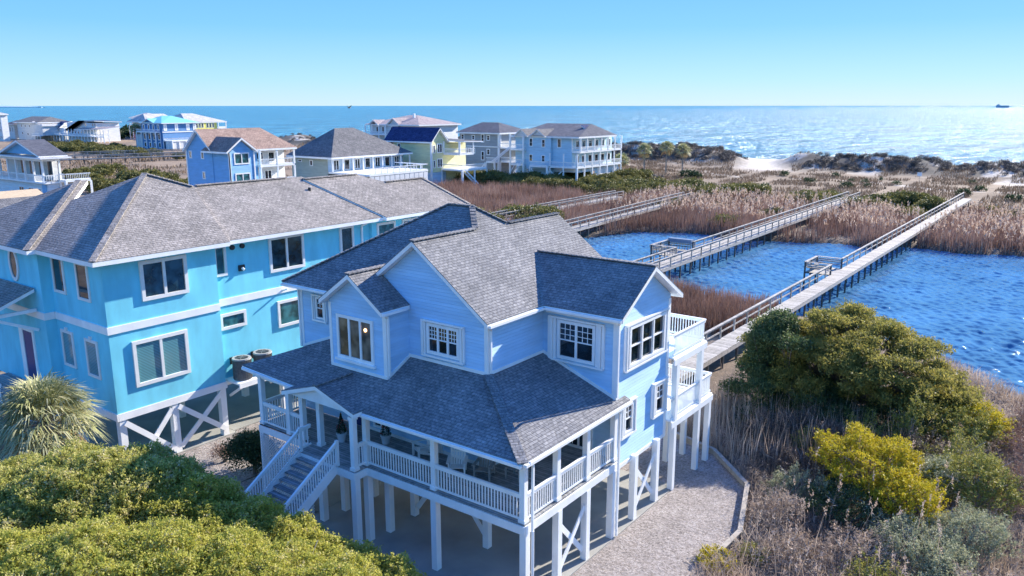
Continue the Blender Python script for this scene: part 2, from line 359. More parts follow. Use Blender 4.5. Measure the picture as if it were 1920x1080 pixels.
def blobs_points(blobs, dens, g, shell=.35, tuft=.16, per=14, squash_bottom=True):
    """leaf centres in tufts over the outer shell of ellipsoids"""
    out = []
    for (cx, cy, cz, rx, ry, rz) in blobs:
        area = 4*math.pi*((rx*ry)**1.6/3+(rx*rz)**1.6/3+(ry*rz)**1.6/3)**(1/1.6); nt_ = max(6, int(area*dens/per))
        d = g.normal(size=(nt_, 3)); d /= np.linalg.norm(d, axis=1)[:, None]; d[:, 2] = np.where(d[:, 2] < -.35, -d[:, 2], d[:, 2])
        rr = 1-shell*g.random(nt_)**1.3+.13*np.abs(g.normal(size=nt_))*(d[:, 2] > -.1)
        T = np.array([cx, cy, cz])+d*rr[:, None]*np.array([rx, ry, rz])
        P = np.repeat(T, per, 0)+g.normal(size=(nt_*per, 3))*tuft*np.array([1, 1, .8]); out.append(P)
    return np.concatenate(out)
def limbs(base, blobs, r0, mat, parent, off, g, twigs=0):
    m = MB(); b = Vector(base)
    zt = min(x[2] for x in blobs)*.55+b.z*.45; top = Vector((b.x+g.normal()*.1, b.y+g.normal()*.1, zt)); m.cyl(b, top, r0, r0*.7, 8, cap=False)
    for (cx, cy, cz, rx, ry, rz) in blobs:
        c = Vector((cx, cy, cz+rz*.3)); mid = top.lerp(c, .5)+Vector((g.normal()*.2, g.normal()*.2, .1)); m.cyl(top, mid, r0*.5, r0*.32, 6, cap=False); m.cyl(mid, c, r0*.32, r0*.1, 6, cap=False)
        for k in range(5):
            e = Vector((cx+g.normal()*rx*.5, cy+g.normal()*ry*.5, cz+abs(g.normal())*rz*.6)); m.cyl(mid, e, r0*.18, r0*.05, 5, cap=False)
    for _ in range(twigs):
        bl = blobs[int(g.integers(len(blobs)))]; d = Vector(tuple(g.normal(size=3))); d.z = abs(d.z)*.8+.2; d.normalize(); c = Vector(bl[:3]); R_ = Vector(bl[3:])
        p = c+Vector((d.x*R_.x, d.y*R_.y, d.z*R_.z))*.6; q = c+Vector((d.x*R_.x, d.y*R_.y, d.z*R_.z))*(1.0+.18*g.random())+Vector(tuple(g.normal(size=3)*.12)); m.cyl(p, q, .018, .007, 4, cap=False)
    m.v = [(x-off[0]+off[0], y, z) for x, y, z in m.v]
    return m.build('trunk', mat, parent)
def shrub(name, label, cat, x, y, blobs, mat, dens=120, leaf=(.09, .045), bark='bark', group=None, r0=.12, seed=1, tuft=.16, per=14, twigs=0, shell=.35, z0=0, up=.4):
    g = np.random.default_rng(seed); t = thing(name, (x, y, z0), label, cat, group)
    bb = [(x+a, y+b, z0+c, rx, ry, rz) for a, b, c, rx, ry, rz in blobs]
    P = blobs_points(bb, dens, g, shell, tuft, per); P = P[P[:, 2] > z0+.03]
    leafcloud('foliage', P, leaf[0], leaf[1], mat, t, (x, y, z0), up=up, rng=g)
    limbs((x, y, z0), bb, r0, bark, t, (x, y, z0), g, twigs)
    return t
def rblobs(n, rad, hh, g, br=(.6, 1.1), flat=.8, zlo=.15):
    o = []
    for i in range(n):
        a = g.random()*6.283; r = rad*math.sqrt(g.random())*.8; s = br[0]+(br[1]-br[0])*g.random(); z = hh*(zlo+(1-zlo)*(1-(r/rad)**2)*(.55+.45*g.random()))-s*flat*.6
        o.append((r*math.cos(a), r*math.sin(a), max(z, s*flat*.5), s, s, s*flat))
    return o
def canopy(name, label, x, y, rd, hh, mat, dens=42, leaf=(.09, .042), seed=1, tl=(.2, .5), nl=12, twigfrac=.12, bark='greybark', group=None, lump=.2, squash=1.0, bare=0, cat='shrub', spread=.35, zc=0.):
    """irregular shrub: sprays of leaves on upright twigs over a lumpy dome"""
    g = np.random.default_rng(seed); t = thing(name, (x, y, 0), label, cat, group); c0 = np.array([x, y, zc])
    def lumps(d):
        ph = np.random.default_rng(seed+5).normal(size=(7, 3))*3.2; o = np.ones(len(d))
        for k in range(7): o += lump*.45*np.sin(d @ ph[k]*(1+k*.35)+k*2.1)
        return np.clip(o, .5, 1.4)
    n = int(2*math.pi*rd*(rd+hh)/2*dens); d = g.normal(size=(n, 3)); d[:, 2] = np.where((d[:, 2] < -.45) | (zc == 0), np.abs(d[:, 2]), d[:, 2]); d /= np.linalg.norm(d, axis=1)[:, None]
    p = c0+d*np.array([rd, rd*squash, hh-.25-zc])*lumps(d)[:, None]*(1-.12*g.random(n))[:, None]; p = p[p[:, 2] > .15]
    d = (p-c0)/np.linalg.norm(p-c0, axis=1)[:, None]; n = len(p)
    td = d*np.array([1, 1, .5])+np.array([0, 0, .75])+g.normal(size=(n, 3))*spread; td /= np.linalg.norm(td, axis=1)[:, None]; L = (tl[0]+(tl[1]-tl[0])*g.random(n)**1.6)[:, None]
    full = g.random(n) > bare
    q = np.repeat(p[full], nl, 0)+np.repeat(td[full]*L[full], nl, 0)*g.random((full.sum()*nl, 1))+g.normal(size=(full.sum()*nl, 3))*.035
    m2 = int(2*math.pi*rd*(rd+hh)/2*dens*2.2); d2 = g.normal(size=(m2, 3)); d2[:, 2] = np.abs(d2[:, 2]); d2 /= np.linalg.norm(d2, axis=1)[:, None]
    q2 = c0+d2*np.array([rd, rd*squash, hh-.25-zc])*lumps(d2)[:, None]*(.72+.25*g.random(m2))[:, None]
    EX = None
    k = g.random(n) < twigfrac; P0 = (p-td*.12)[k]; P1 = (p+td*L*1.18)[k]; s = np.cross(td[k], g.normal(size=(k.sum(), 3))); s /= np.linalg.norm(s, axis=1)[:, None]+1e-9; s *= .009
    if len(P0):
        V = np.stack([P0-s, P0+s, P1], 1).reshape(-1, 3); s2 = np.cross(td[k], s/.009)*.009; V2 = np.stack([P0-s2, P0+s2, P1], 1).reshape(-1, 3); EX = np.concatenate([V, V2])
    leafcloud('foliage', np.concatenate([q, q2]), leaf[0], leaf[1], mat, t, (x, y, 0), up=.5, rng=g, extra=EX, mat2=bark)
    m = MB()
    for j in range(5):
        a = g.random()*6.28; e = (x+math.cos(a)*rd*.5, y+math.sin(a)*rd*.5, hh*.6); m.cyl((x, y, 0), e, .07, .025, 6, cap=False)
        for w_ in range(3): m.cyl(e, (e[0]+g.normal()*rd*.3, e[1]+g.normal()*rd*.3, hh*.82), .025, .01, 4, cap=False)
    m.build('trunk', bark, t)
    return t
M['fir'] = leafmat('fir_needles', [(.01, .03, .01), (.03, .07, .02)], .1)
M['myrtle'] = leafmat('yaupon_leaves', [(.15, .18, .04), (.30, .32, .06), (.46, .45, .08), (.60, .54, .16), (.68, .60, .40)], .5, nscale=2.5, nmix=.5)
M['myrtle2'] = leafmat('wax_myrtle_leaves', [(.15, .17, .05), (.29, .31, .07), (.44, .43, .10), (.58, .52, .20), (.66, .58, .42)], .5, nscale=2.5, nmix=.5)
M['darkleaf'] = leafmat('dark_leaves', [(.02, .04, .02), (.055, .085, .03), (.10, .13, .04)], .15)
M['cedar'] = leafmat('cedar_foliage', [(.08, .10, .04), (.19, .19, .05), (.33, .29, .07), (.46, .36, .10)], .5, nscale=2, nmix=.55)
M['cedar2'] = leafmat('dark_cedar_foliage', [(.04, .075, .04), (.10, .14, .05), (.18, .20, .07)], .4, nscale=.7, nmix=.5)
M['yellow'] = leafmat('yellow_leaves', [(.20, .19, .02), (.42, .36, .02), (.55, .44, .03), (.40, .26, .05)], .4, nscale=4, nmix=.5)
M['olive'] = leafmat('olive_leaves', [(.09, .11, .03), (.20, .21, .05), (.36, .33, .07), (.50, .42, .12)], .35, nscale=4, nmix=.5)
M['pale'] = leafmat('pale_grey_green_leaves', [(.18, .21, .11), (.34, .35, .20), (.52, .49, .33)], .35, nscale=4, nmix=.5)
M['scrub'] = leafmat('scrub_leaves', [(.05, .06, .025), (.11, .115, .035), (.20, .185, .05), (.31, .26, .10)], .3, nscale=.35, nmix=.6)
M['brush'] = leafmat('dead_brush', [(.16, .12, .09), (.34, .26, .20), (.52, .41, .32), (.66, .55, .45)], .35, nscale=.35, nmix=.55)
M['darkbrush'] = leafmat('brown_brush', [(.05, .038, .03), (.13, .095, .075), (.24, .18, .14)], .1, nscale=.4)
M['reed'] = leafmat('marsh_reeds', [(.12, .07, .05), (.24, .14, .10), (.36, .23, .175), (.48, .36, .28)], .2, nscale=.12, nmix=.6)
M['plume'] = leafmat('reed_plumes', [(.42, .28, .20), (.60, .45, .34), (.72, .60, .48)], .3)
M['dunegrass'] = leafmat('dune_grass', [(.13, .09, .06), (.22, .155, .10), (.30, .21, .145)], .2, nscale=.1)
M['palmleaf'] = leafmat('palm_fronds', [(.14, .17, .07), (.30, .31, .13), (.52, .51, .30), (.62, .54, .26)], .25, nscale=.8, nmix=.35)
M['palmdead'] = leafmat('dry_fronds', [(.30, .20, .08), (.50, .36, .16)], .2)
M['brush2'] = leafmat('dune_brush', [(.05, .045, .04), (.12, .10, .085), (.20, .165, .135)], .1, nscale=.4)

# ================================================================ MAIN HOUSE
H = thing('beach_house', (-7, 5, 0), 'pale blue lap-sided raised beach house with wraparound porch in the foreground', 'house')
F_ = lambda v: 12.7+.7*(v-7.24)
Rp = lambda u: 9.2-.735*(u+3.2)
Pf = lambda v: 5.65+.48*(v+.35)
Ps = lambda u: 5.65-.38*(u-.3)
roofs = []
def rp(pts): roofs.append([Vector(p) for p in pts])
rp([(-3.2, 2.25, Rp(-3.2)), (-3.2, 12.45, Rp(-3.2)), (-6.9, 12.45, Rp(-6.9)), (-6.9, 8.35, Rp(-6.9)), (-7.97, 7.24, 12.706), (-6.9, 6.13, Rp(-6.9)), (-6.9, 2.25, Rp(-6.9))])
rp([(-15.1, 2.31, 9.249), (-10.53, 2.31, 9.249), (-6.9, 6.13, 11.923), (-7.97, 7.24, 12.7), (-9.3, 7.24, 12.7)])
rp([(-15.1, 2.31, 9.249), (-9.3, 7.24, 12.7), (-15.1, 12.17, 9.249)])
rp([(-15.1, 12.17, 9.249), (-9.3, 7.24, 12.7), (-7.97, 7.24, 12.7), (-6.9, 8.35, 11.923), (-10.53, 12.17, 9.249)])
rp([(-6.9, 2.25, 11.92), (-6.9, 6.13, 11.92), (-10.53, 2.31, 9.252), (-10.6, 2.25, 9.2)])
rp([(-6.9, 12.45, 11.92), (-6.9, 8.35, 11.92), (-10.53, 12.17, 9.252), (-10.6, 12.45, 9.2)])
rp([(-9.2, .95, 10.55), (-7.38, .95, 9.276), (-7.38, 2.55, 9.276), (-8.976, 2.55, 10.393), (-9.2, 4.17, 10.55)])
rp([(-9.2, .95, 10.55), (-10.99, .95, 9.297), (-10.99, 2.38, 9.297), (-9.2, 4.17, 10.55)])
rp([(.4, 8.55, 10.8), (-5.38, 8.55, 10.8), (-3.2, 5.9, 9.2), (.4, 5.9, 9.2)])
rp([(.4, 8.55, 10.8), (-5.38, 8.55, 10.8), (-3.2, 11.2, 9.2), (.4, 11.2, 9.2)])
rm, fm = MB(), MB()
def put_roof(rm, fm, polys, t=.17):
    for P in polys:
        rm.slab(P, .035); c = sum(P, Vector())/len(P)
        fm.slab([c+(p-c)*.9985-Vector((0, 0, .037)) for p in P], t)
put_roof(rm, fm, roofs)
# ridge and hip caps
def cap(mb, p, q, w=.26, t=.05, step=.24):
    p = Vector(p); q = Vector(q); L = (q-p).length; n = max(1, int(L/step)); d = (q-p)/n
    for i in range(n): a = p+d*i; b2 = a+d*.97; mb.beam(a+Vector((0, 0, .012)), b2+Vector((0, 0, .035)), w, t)
for p, q in (((-6.9, 2.25, 11.92), (-6.9, 6.1, 11.92)), ((-6.9, 12.45, 11.92), (-6.9, 8.4, 11.92)), ((-9.3, 7.24, 12.7), (-7.97, 7.24, 12.7)), ((-7.97, 7.24, 12.7), (-6.9, 6.13, 11.92)),
             ((-9.2, .95, 10.55), (-9.2, 4.1, 10.55)), ((.4, 8.55, 10.8), (-5.3, 8.55, 10.8)), ((-9.3, 7.24, 12.7), (-15.1, 2.31, 9.25)), ((-7.97, 7.24, 12.7), (-6.9, 8.35, 11.92))): cap(rm, p, q)
rm.build('roof', 'shingle', H, uv=True); fm.build('fascia', 'white', H)
# porch roof
pr = []
pr.append([(.3, -.35), (-3.46, 2.6), (-10.3, 2.6), (-10.3, 3.0), (-11.55, 3.0), (-15.3, .05), (-11.6, -.12), (-7.2, -.35)])
P1 = [Vector((u, v, Pf(v))) for u, v in pr[0]]
P2 = [Vector((u, v, Ps(u))) for u, v in ((.3, -.35), (.3, 6.95), (.02, 6.95), (.02, 6.27), (-3.46, 6.27), (-3.46, 2.6))]
Pl = lambda u: 5.842+.38*(u+15.3)
P3 = [Vector((u, v, Pl(u))) for u, v in ((-15.3, .05), (-11.55, 3.0), (-14.7, 3.0), (-14.7, 8), (-15.3, 8))]
P3[1].z = Pf(3.0)
G1 = [Vector(p) for p in ((-9.4, -.78, 6.38), (-7.25, -.78, 5.71), (-7.25, -.2, 5.71), (-9.4, 1.17, 6.38))]
G2 = [Vector(p) for p in ((-9.4, -.78, 6.38), (-11.5, -.78, 5.73), (-11.5, -.1, 5.73), (-9.4, 1.17, 6.38))]
rm, fm = MB(), MB(); put_roof(rm, fm, [P1, P2, P3], .2); put_roof(rm, fm, [G1, G2], .16)
cap(rm, (.3, -.35, 5.66), (-3.46, 2.6, 7.08), .36); cap(rm, (-9.4, -.78, 6.38), (-9.4, 1.1, 6.39))
rm.build('porch_roof', 'shingle', H, uv=True); fm.build('porch_fascia', 'white', H)
# walls
wm = MB()
wm.box(-14.7, -10.2, 3.0, 11.8, 5.9, 9.05); wm.box(-14.7, -10.31, 2.62, 11.78, 3.3, 5.88)
wm.box(-10.3, -3.46, 2.6, 12.1, 3.3, 9.15); wm.box(-3.5, 0, 6.27, 10.8, 2.72, 9.1); wm.box(-10.75, -7.5, 1.3, 2.7, 6.2, 9.14)
wm.wallpoly([(-10.3, 2.6, 9.1), (-3.46, 2.6, 9.1), (-3.46, 2.6, 9.17), (-6.9, 2.6, 11.7), (-10.3, 2.6, 9.2)], .15, (0, -1, 0))
wm.wallpoly([(-10.75, 1.3, 9.1), (-7.5, 1.3, 9.1), (-7.5, 1.3, 9.15), (-9.2, 1.3, 10.33), (-10.75, 1.3, 9.25)], .15, (0, -1, 0))
wm.wallpoly([(0, 6.27, 9.0), (0, 10.8, 9.0), (0, 10.8, 9.2), (0, 8.55, 10.58), (0, 6.27, 9.2)], .15, (1, 0, 0))
wm.wallpoly([(-9.9, 12.1, 9.1), (-3.6, 12.1, 9.1), (-6.9, 12.1, 11.6)], .15, (0, 1, 0))
wm.build('wall', 'blue_siding', H, uv=True)
# white corner boards, friezes, junction trim
tm = MB()
def corner(x, y, sx, sy, z0, z1, w=.15):
    tm.box(x, x-sx*w, y, y+sy*.028, z0, z1); tm.box(x, x+sx*.028, y+sy*.028, y-sy*w, z0, z1)
corner(-3.46, 2.6, 1, -1, 7.0, 9.1); corner(0, 6.27, 1, -1, 3.3, 9.0, .18); corner(-7.5, 1.3, 1, -1, 6.35, 9.1); corner(-10.75, 1.3, -1, -1, 6.3, 9.15, .12); corner(-14.7, 3.0, -1, -1, 6.0, 9.0, .12)
tm.box(0, .03, 10.62, 10.83, 2.72, 9.0)
tm.box(-3.3, -.02, 6.235, 6.27, 8.82, 8.98); tm.box(-3.46, -3.425, 2.8, 6.23, 8.95, 9.13)
tm.beam((-10.3, 2.57, 7.14), (-3.46, 2.57, 7.14), .05, .13); tm.beam((-10.7, 1.27, 6.5), (-7.5, 1.27, 6.5), .05, .12); tm.beam((-7.47, 1.3, 6.5), (-7.47, 2.6, 7.14), .05, .12)
tm.beam((-3.43, 2.6, 7.14), (-3.43, 6.25, 7.14), .05, .12); tm.beam((-3.4, 6.24, 7.12), (0, 6.24, 5.83), .05, .12); tm.beam((-14.65, 2.97, 6.18), (-11.6, 2.97, 7.28), .05, .12)
tm.box(.0, .035, 6.4, 10.6, 2.7, 2.86)
# soffit boards under the rakes
each(tm, 'trim', 'white', H)
gm = MB()   # gutters and downspouts
def gutter(p, q): gm.beam(p, q, .11, .1)
gutter((-3.13, 2.3, 9.08), (-3.13, 5.85, 9.08)); gutter((-3.2, 5.83, 9.08), (.38, 5.83, 9.08)); gutter((-7.32, .98, 9.15), (-7.32, 2.25, 9.15)); gutter((-15.05, 2.24, 9.13), (-10.95, 2.24, 9.13))
gutter((.36, -.3, 5.55), (.36, 6.9, 5.55)); gutter((.28, -.42, 5.55), (-7.2, -.42, 5.55)); gutter((-11.6, -.2, 5.66), (-15.2, .0, 5.72))
for (x, y, z0, z1, ox, oy) in ((-3.38, 2.68, 7.2, 8.85, .25, -.3), (-7.42, 1.36, 6.6, 8.95, .1, -.25), (.08, 6.2, 5.9, 8.85, .2, -.25), (-14.78, 2.95, 6.1, 8.95, -.2, -.5), (.3, .22, 3.0, 5.4, .08, -.3), (.3, 6.1, .1, 5.4, .05, .0)):
    gm.box(x-.04, x+.04, y-.04, y+.04, z0, z1); gm.beam((x, y, z1), (x+ox, y+oy, z1+.2), .08, .08)
gm.cyl((.32, .2, .1), (.32, .2, 3.0), .05, .05); each(gm, 'gutter', 'white', H)
# windows
wo = window(H, 'F', 1.3, -10.3, -8.18, 6.88, 8.73, 3, .13, None, 'glass_tan', 0, True)
window(H, 'F', 2.6, -6.5, -4.82, 7.42, 8.68, 3, .13, (3, 3, True), 'glass', .24, rail=True)
window(H, 'F', 6.27, -2.74, -.96, 7.0, 8.62, 2, .13, (3, 3, True), 'glass', .4, rail=True)
window(H, 'R', 0, 7.08, 10.22, 6.86, 8.55, 3, .12, None, 'glass', .26, rail=True, d=.12)
window(H, 'R', 0, 9.62, 10.45, 4.08, 5.42, 1, .1, (2, 2, True), 'glass', .26, rail=True, d=.1)
window(H, 'R', 0, 6.88, 7.62, 4.08, 5.35, 1, .1, (2, 2, True), 'glass', .24, rail=True, d=.1)
window(H, 'F', 3.0, -13.62, -13.08, 7.62, 8.62, 1, .08, (2, 2, True), 'glass', .2, rail=True)
window(H, 'F', 2.6, -9.75, -9.2, 3.5, 5.3, 1, .1, None, 'glass', 0); window(H, 'F', 6.27, -2.3, -1.0, 3.32, 5.3, 2, .1, (2, 3, False), 'glass', 0)
window(H, 'R', -3.46, 3.6, 5.2, 3.32, 5.3, 2, .1, None, 'glass')
m = MB(); m.box(-11.05, -10.15, 2.56, 2.6, 3.32, 5.35); dr = m.build('door', 'navy', H)
m = MB(); m.box(-11.17, -11.06, 2.53, 2.6, 3.3, 5.47); m.box(-10.14, -10.03, 2.53, 2.6, 3.3, 5.47); m.box(-11.06, -10.14, 2.53, 2.6, 5.36, 5.47); m.build('door_frame', 'white', dr)
m = MB(); m.cyl((-10.25, 2.5, 4.3), (-10.25, 2.56, 4.3), .035, .035, 8); m.build('door_handle', 'metal', dr)
m = MB(); m.box(-9.2, -8.95, 2.52, 2.6, 3.3, 5.4); m.box(-6.0, -5.8, 2.52, 2.6, 3.3, 5.4); m.box(-3.4, -3.32, 4.0, 4.2, 3.3, 5.4); m.box(-10.3, -3.4, 2.56, 2.598, 3.3, 3.42); m.box(-3.458, -3.42, 2.6, 6.2, 3.3, 3.42); each(m, 'pilaster', 'white', H)
# glowing ceiling lamp seen in the bay window
lm, n_, l_, b_ = newmat('lamp_glow'); b_.inputs['Emission Color'].default_value = (1, .55, .2, 1); b_.inputs['Emission Strength'].default_value = 4.; b_.inputs['Base Color'].default_value = (1, .7, .4, 1); M['glow'] = lm
m = MB(); m.cyl((-8.62, 1.255, 8.28), (-8.62, 1.278, 8.28), .07, .07, 12); m.build('lamp_glow', 'glow', H)
# decks
m = MB(); m.box(-14.35, -10.85, .1, 2.6, 3.24, 3.3); m.box(-10.85, -7.4, -.72, 2.6, 3.24, 3.302); m.box(-7.4, -3.5, -.08, 2.6, 3.24, 3.301); m.box(-3.5, .16, -.08, 6.25, 3.24, 3.3)
each(m, 'porch_deck', 'deck', H)
m = MB()
for p, q in (((-14.4, .08), (-10.87, .08)), ((-10.87, .08), (-10.87, -.74)), ((-10.85, -.74), (-7.38, -.74)), ((-7.38, -.72), (-7.38, -.12)), ((-7.36, -.1), (.2, -.1)), ((.19, -.06), (.19, 6.24)), ((-14.4, .12), (-14.4, 2.6))):
    m.beam((p[0], p[1], 3.08), (q[0], q[1], 3.08), .05, .3)
each(m, 'deck_rim', 'white', H)
m = MB(); m.box(-14.3, -10.4, 3.1, 11.7, 3.0, 3.28); m.box(-10.3, -3.5, 2.7, 12, 3.0, 3.28); each(m, 'floor_frame', 'cream', H)
# posts
ZD = 3.3
for x, y, z1 in ((-14.25, .24, 5.55), (-12.35, .2, 5.55), (-11.4, .15, 5.5), (-10.36, .18, 5.6), (-7.5, -.6, 5.5), (-7.5, .05, 5.45), (-3.98, .08, 5.42), (.02, .08, 5.42), (.04, 2.05, 5.42), (.04, 4.05, 5.42), (.04, 6.1, 5.42)): post(H, x, y, ZD, z1, .21)
m = MB(); m.box(-7.4, -.1, .0, .14, 5.36, 5.5); m.box(-.04, .12, .2, 6.0, 5.36, 5.5); m.box(-14.2, -12.4, .14, .28, 5.42, 5.56); m.wallpoly([(-11.2, -.6, 5.58), (-7.5, -.6, 5.58), (-9.4, -.6, 6.15)], .05, (0, -1, 0)); each(m, 'porch_beam', 'white', H)
for x, y in ((-14.25, .2), (-12.3, .9), (-10.2, .0), (-7.5, -.6), (-7.5, .05), (-3.98, .08), (.08, .08), (.1, 2.05), (.1, 4.0), (.1, 5.95), (.1, 7.8), (.1, 9.8), (-10.14, 1.12), (-7.33, 1.0), (-7.45, 2.57), (-10.07, 2.76), (-3.4, 2.4), (-3.4, 6.3), (-7.4, 6.3), (-11, 6.3), (-14.3, 6.3), (-3.4, 10.5), (-7.4, 10.5), (-11, 10.5), (-14.3, 10.5), (-5.4, 4.4), (-5.4, 8.2)):
    post(H, x, y, 0, 2.93, .26, 'white', 'piling')
for x, y, z1 in ((.2, 11.25, 6.05), (.2, 13.85, 6.05), (.2, 15.1, 3.2), (-3.1, 13.85, 6.05), (-3.1, 15.1, 3.2), (-1.3, 13.85, 3.2), (-1.0, 15.1, 3.2)):
    post(H, x, y, 0, z1, .24, 'white', 'piling')
m = MB()
for x, a, b2 in ((.1, 2.18, 3.87), (.1, 7.93, 9.67)): m.beam((x+.02, a, .45), (x+.02, b2, 2.3), .05, .2); m.beam((x-.05, a, 2.3), (x-.05, b2, .45), .05, .2)
m.beam((-7.2, 2.5, .5), (-5.6, 2.5, 2.7), .06, .2); m.beam((-3.55, 2.45, .5), (-5.4, 2.45, 2.7), .06, .2); m.beam((-3.4, 6.5, .4), (-3.4, 10.3, 2.7), .06, .2)
each(m, 'cross_brace', 'white', H)
m = MB()
for k in range(9): m.box(-7.2+k*.16, -7.1+k*.16, 6.1, 6.14, .3, 1.7)
m.build('slat_screen', 'white', H)
# railings
for p, q in (((-14.2, .2), (-12.45, .18)), ((-12.25, .18), (-11.5, .16)), ((-7.5, -.5), (-7.5, -.05)), ((-7.4, .02), (-4.08, .02)), ((-3.88, .02), (-.08, .02)), ((.08, .18), (.08, 1.95)), ((.08, 2.15), (.08, 3.95)), ((.08, 4.15), (.08, 6.0)), ((-14.3, .35), (-14.3, 2.5))):
    railing(H, (p[0], p[1], ZD), (q[0], q[1], ZD), 1.0)
# lattice under the porch
m = MB()
def lattice(m, u0, u1, v, z0, z1, ax=0):
    s = .13; n = int((u1-u0+z1-z0)/s)
    for i in range(n):
        a = u0+i*s
        for sg in (0, 1):
            if sg == 0: p = (a, z0) if a <= u1 else (u1, z0+(a-u1)); q0 = a-(z1-z0); q = (q0, z1) if q0 >= u0 else (u0, z0+(a-u0))
            else:
                b2 = u1-i*s; p = (b2, z0) if b2 >= u0 else (u0, z0+(u0-b2)); q0 = b2+(z1-z0); q = (q0, z1) if q0 <= u1 else (u1, z0+(u1-b2))
            if abs(p[0]-q[0]) < .02: continue
            if ax == 0: m.beam((p[0], v-.012*sg, p[1]), (q[0], v-.012*sg, q[1]), .01, .036)
            else: m.beam((v-.012*sg, p[0], p[1]), (v-.012*sg, q[0], q[1]), .01, .036)
lattice(m, -14.3, -10.9, .06, .05, 2.88); m.build('lattice', 'lattice', H)
# stairs
S = MB(); T = MB(); z0, v0 = 3.3, -.75; nst = 18; rise = 3.3/nst; run = .29
for i in range(1, nst): T.box(-10.5, -8.4, v0-run*i, v0-run*(i-1)+.02, z0-rise*i-.04, z0-rise*i); S.box(-10.5, -8.4, v0-run*i+.23, v0-run*i+.25, z0-rise*(i+1)+.01, z0-rise*i-.045)
T.build('stair_tread', 'deck', H)
ve = v0-run*nst
for x in (-10.54, -8.36): S.beam((x, v0, z0-.12), (x, ve, -.05), .05, .32)
each(S, 'stair_stringer', 'white', H)
for x in (-10.54, -8.34):
    railing(H, (x, v0+.55, z0+.05), (x, v0-.1, z0+.02), .95, name='stair_railing') if x < -9 else None
    railing(H, (x, v0-.05, z0+.0), (x, ve, .05), .95, name='stair_railing')
    post(H, x, v0+.02, z0, z0+1.05, .12, 'white', 'newel_post')
for x in (-10.5, -8.4): post(H, x, -2.6, 0, 1.9, .2, 'white', 'piling')
# back balconies
m = MB(); m.box(-3.3, .28, 10.85, 14.3, 6.28, 6.34); m.box(-3.3, .28, 10.85, 15.35, 3.38, 3.44); each(m, 'balcony_deck', 'white', H)
m = MB()
for z, ye in ((6.13, 14.32), (3.22, 15.37)):
    m.beam((.3, 10.85, z), (.3, ye, z), .05, .28); m.beam((-3.3, ye, z), (.3, ye, z), .05, .28); m.beam((-3.3, 10.85, z), (-3.3, ye, z), .05, .28); m.beam((-1.5, 10.85, z), (-1.5, ye, z), .05, .2)
each(m, 'balcony_rim', 'white', H)
for z, ye in ((6.34, 14.22), (3.44, 15.27)):
    railing(H, (.2, 10.9, z), (.2, ye, z), 1.0, name='balcony_railing'); railing(H, (-3.2, ye, z), (.2, ye, z), 1.0, name='balcony_railing'); railing(H, (-3.2, 10.9, z), (-3.2, ye, z), 1.0, name='balcony_railing')
m = MB(); m.cyl((-.6, 9.6, 5.62), (-.6, 9.6, 5.9), .05, .05); m.build('vent_pipe', 'black', H) if False else None
# porch furniture
def adirondack(x, y, rz, label, mat='white', grp='wooden armchairs on the porch'):
    t = thing('armchair', (x, y, 3.3), label, 'chair', grp)
    def loc(mb, name, mt=mat):
        c, s = math.cos(rz), math.sin(rz); mb.v = [(x+a*c-b*s, y+a*s+b*c, 3.3+z) for a, b, z in mb.v]; return mb.build(name, mt, t)
    s = MB()
    for k in range(6): s.beam((-.27, -.3+k*.1, .36-k*.022), (.27, -.3+k*.1, .36-k*.022), .085, .02)
    loc(s, 'seat')
    s = MB()
    for k in range(6): a = -.235+k*.094; s.beam((a, .24, .26), (a*1.12, .55, 1.02-abs(k-2.5)*.035), .08, .02)
    s.beam((-.26, .42, .72), (.26, .42, .72), .03, .06); loc(s, 'backrest')
    for sx in (-1, 1):
        s = MB(); s.beam((sx*.33, -.38, .56), (sx*.33, .42, .54), .13, .025); loc(s, 'armrest')
        s = MB(); s.box(sx*.3-.03, sx*.3+.03, -.34, -.26, 0, .55); loc(s, 'leg')
        s = MB(); s.beam((sx*.27, -.3, .33), (sx*.27, .5, .04), .03, .1); s.box(sx*.3-.02, sx*.3+.02, .3, .37, 0, .53); loc(s, 'leg')
    return t
M['greywood'] = plain('weathered_wood', (.30, .29, .27), .8, .2, 5)
adirondack(-6.25, 1.9, R(-25), 'white slatted porch armchair beside the wall, left of the middle porch post')
adirondack(-4.15, 1.55, R(35), 'white slatted porch armchair just right of the middle porch post, turned left')
adirondack(-3.15, 1.95, R(20), 'weathered grey porch armchair beside the white one near the porch corner', 'greywood')
t = thing('side_table', (-2.1, 2.6, 3.3), 'low weathered grey slatted table near the porch corner', 'table')
m = MB()
for k in range(6): m.box(-2.45+k*.12, -2.35+k*.12, 2.3, 2.9, 3.72, 3.75)
m.build('tabletop', 'greywood', t)
for a, b2 in ((-2.42, 2.33), (-1.8, 2.33), (-2.42, 2.87), (-1.8, 2.87)): m = MB(); m.box(a-.03, a+.03, b2-.03, b2+.03, 3.3, 3.72); m.build('leg', 'greywood', t)
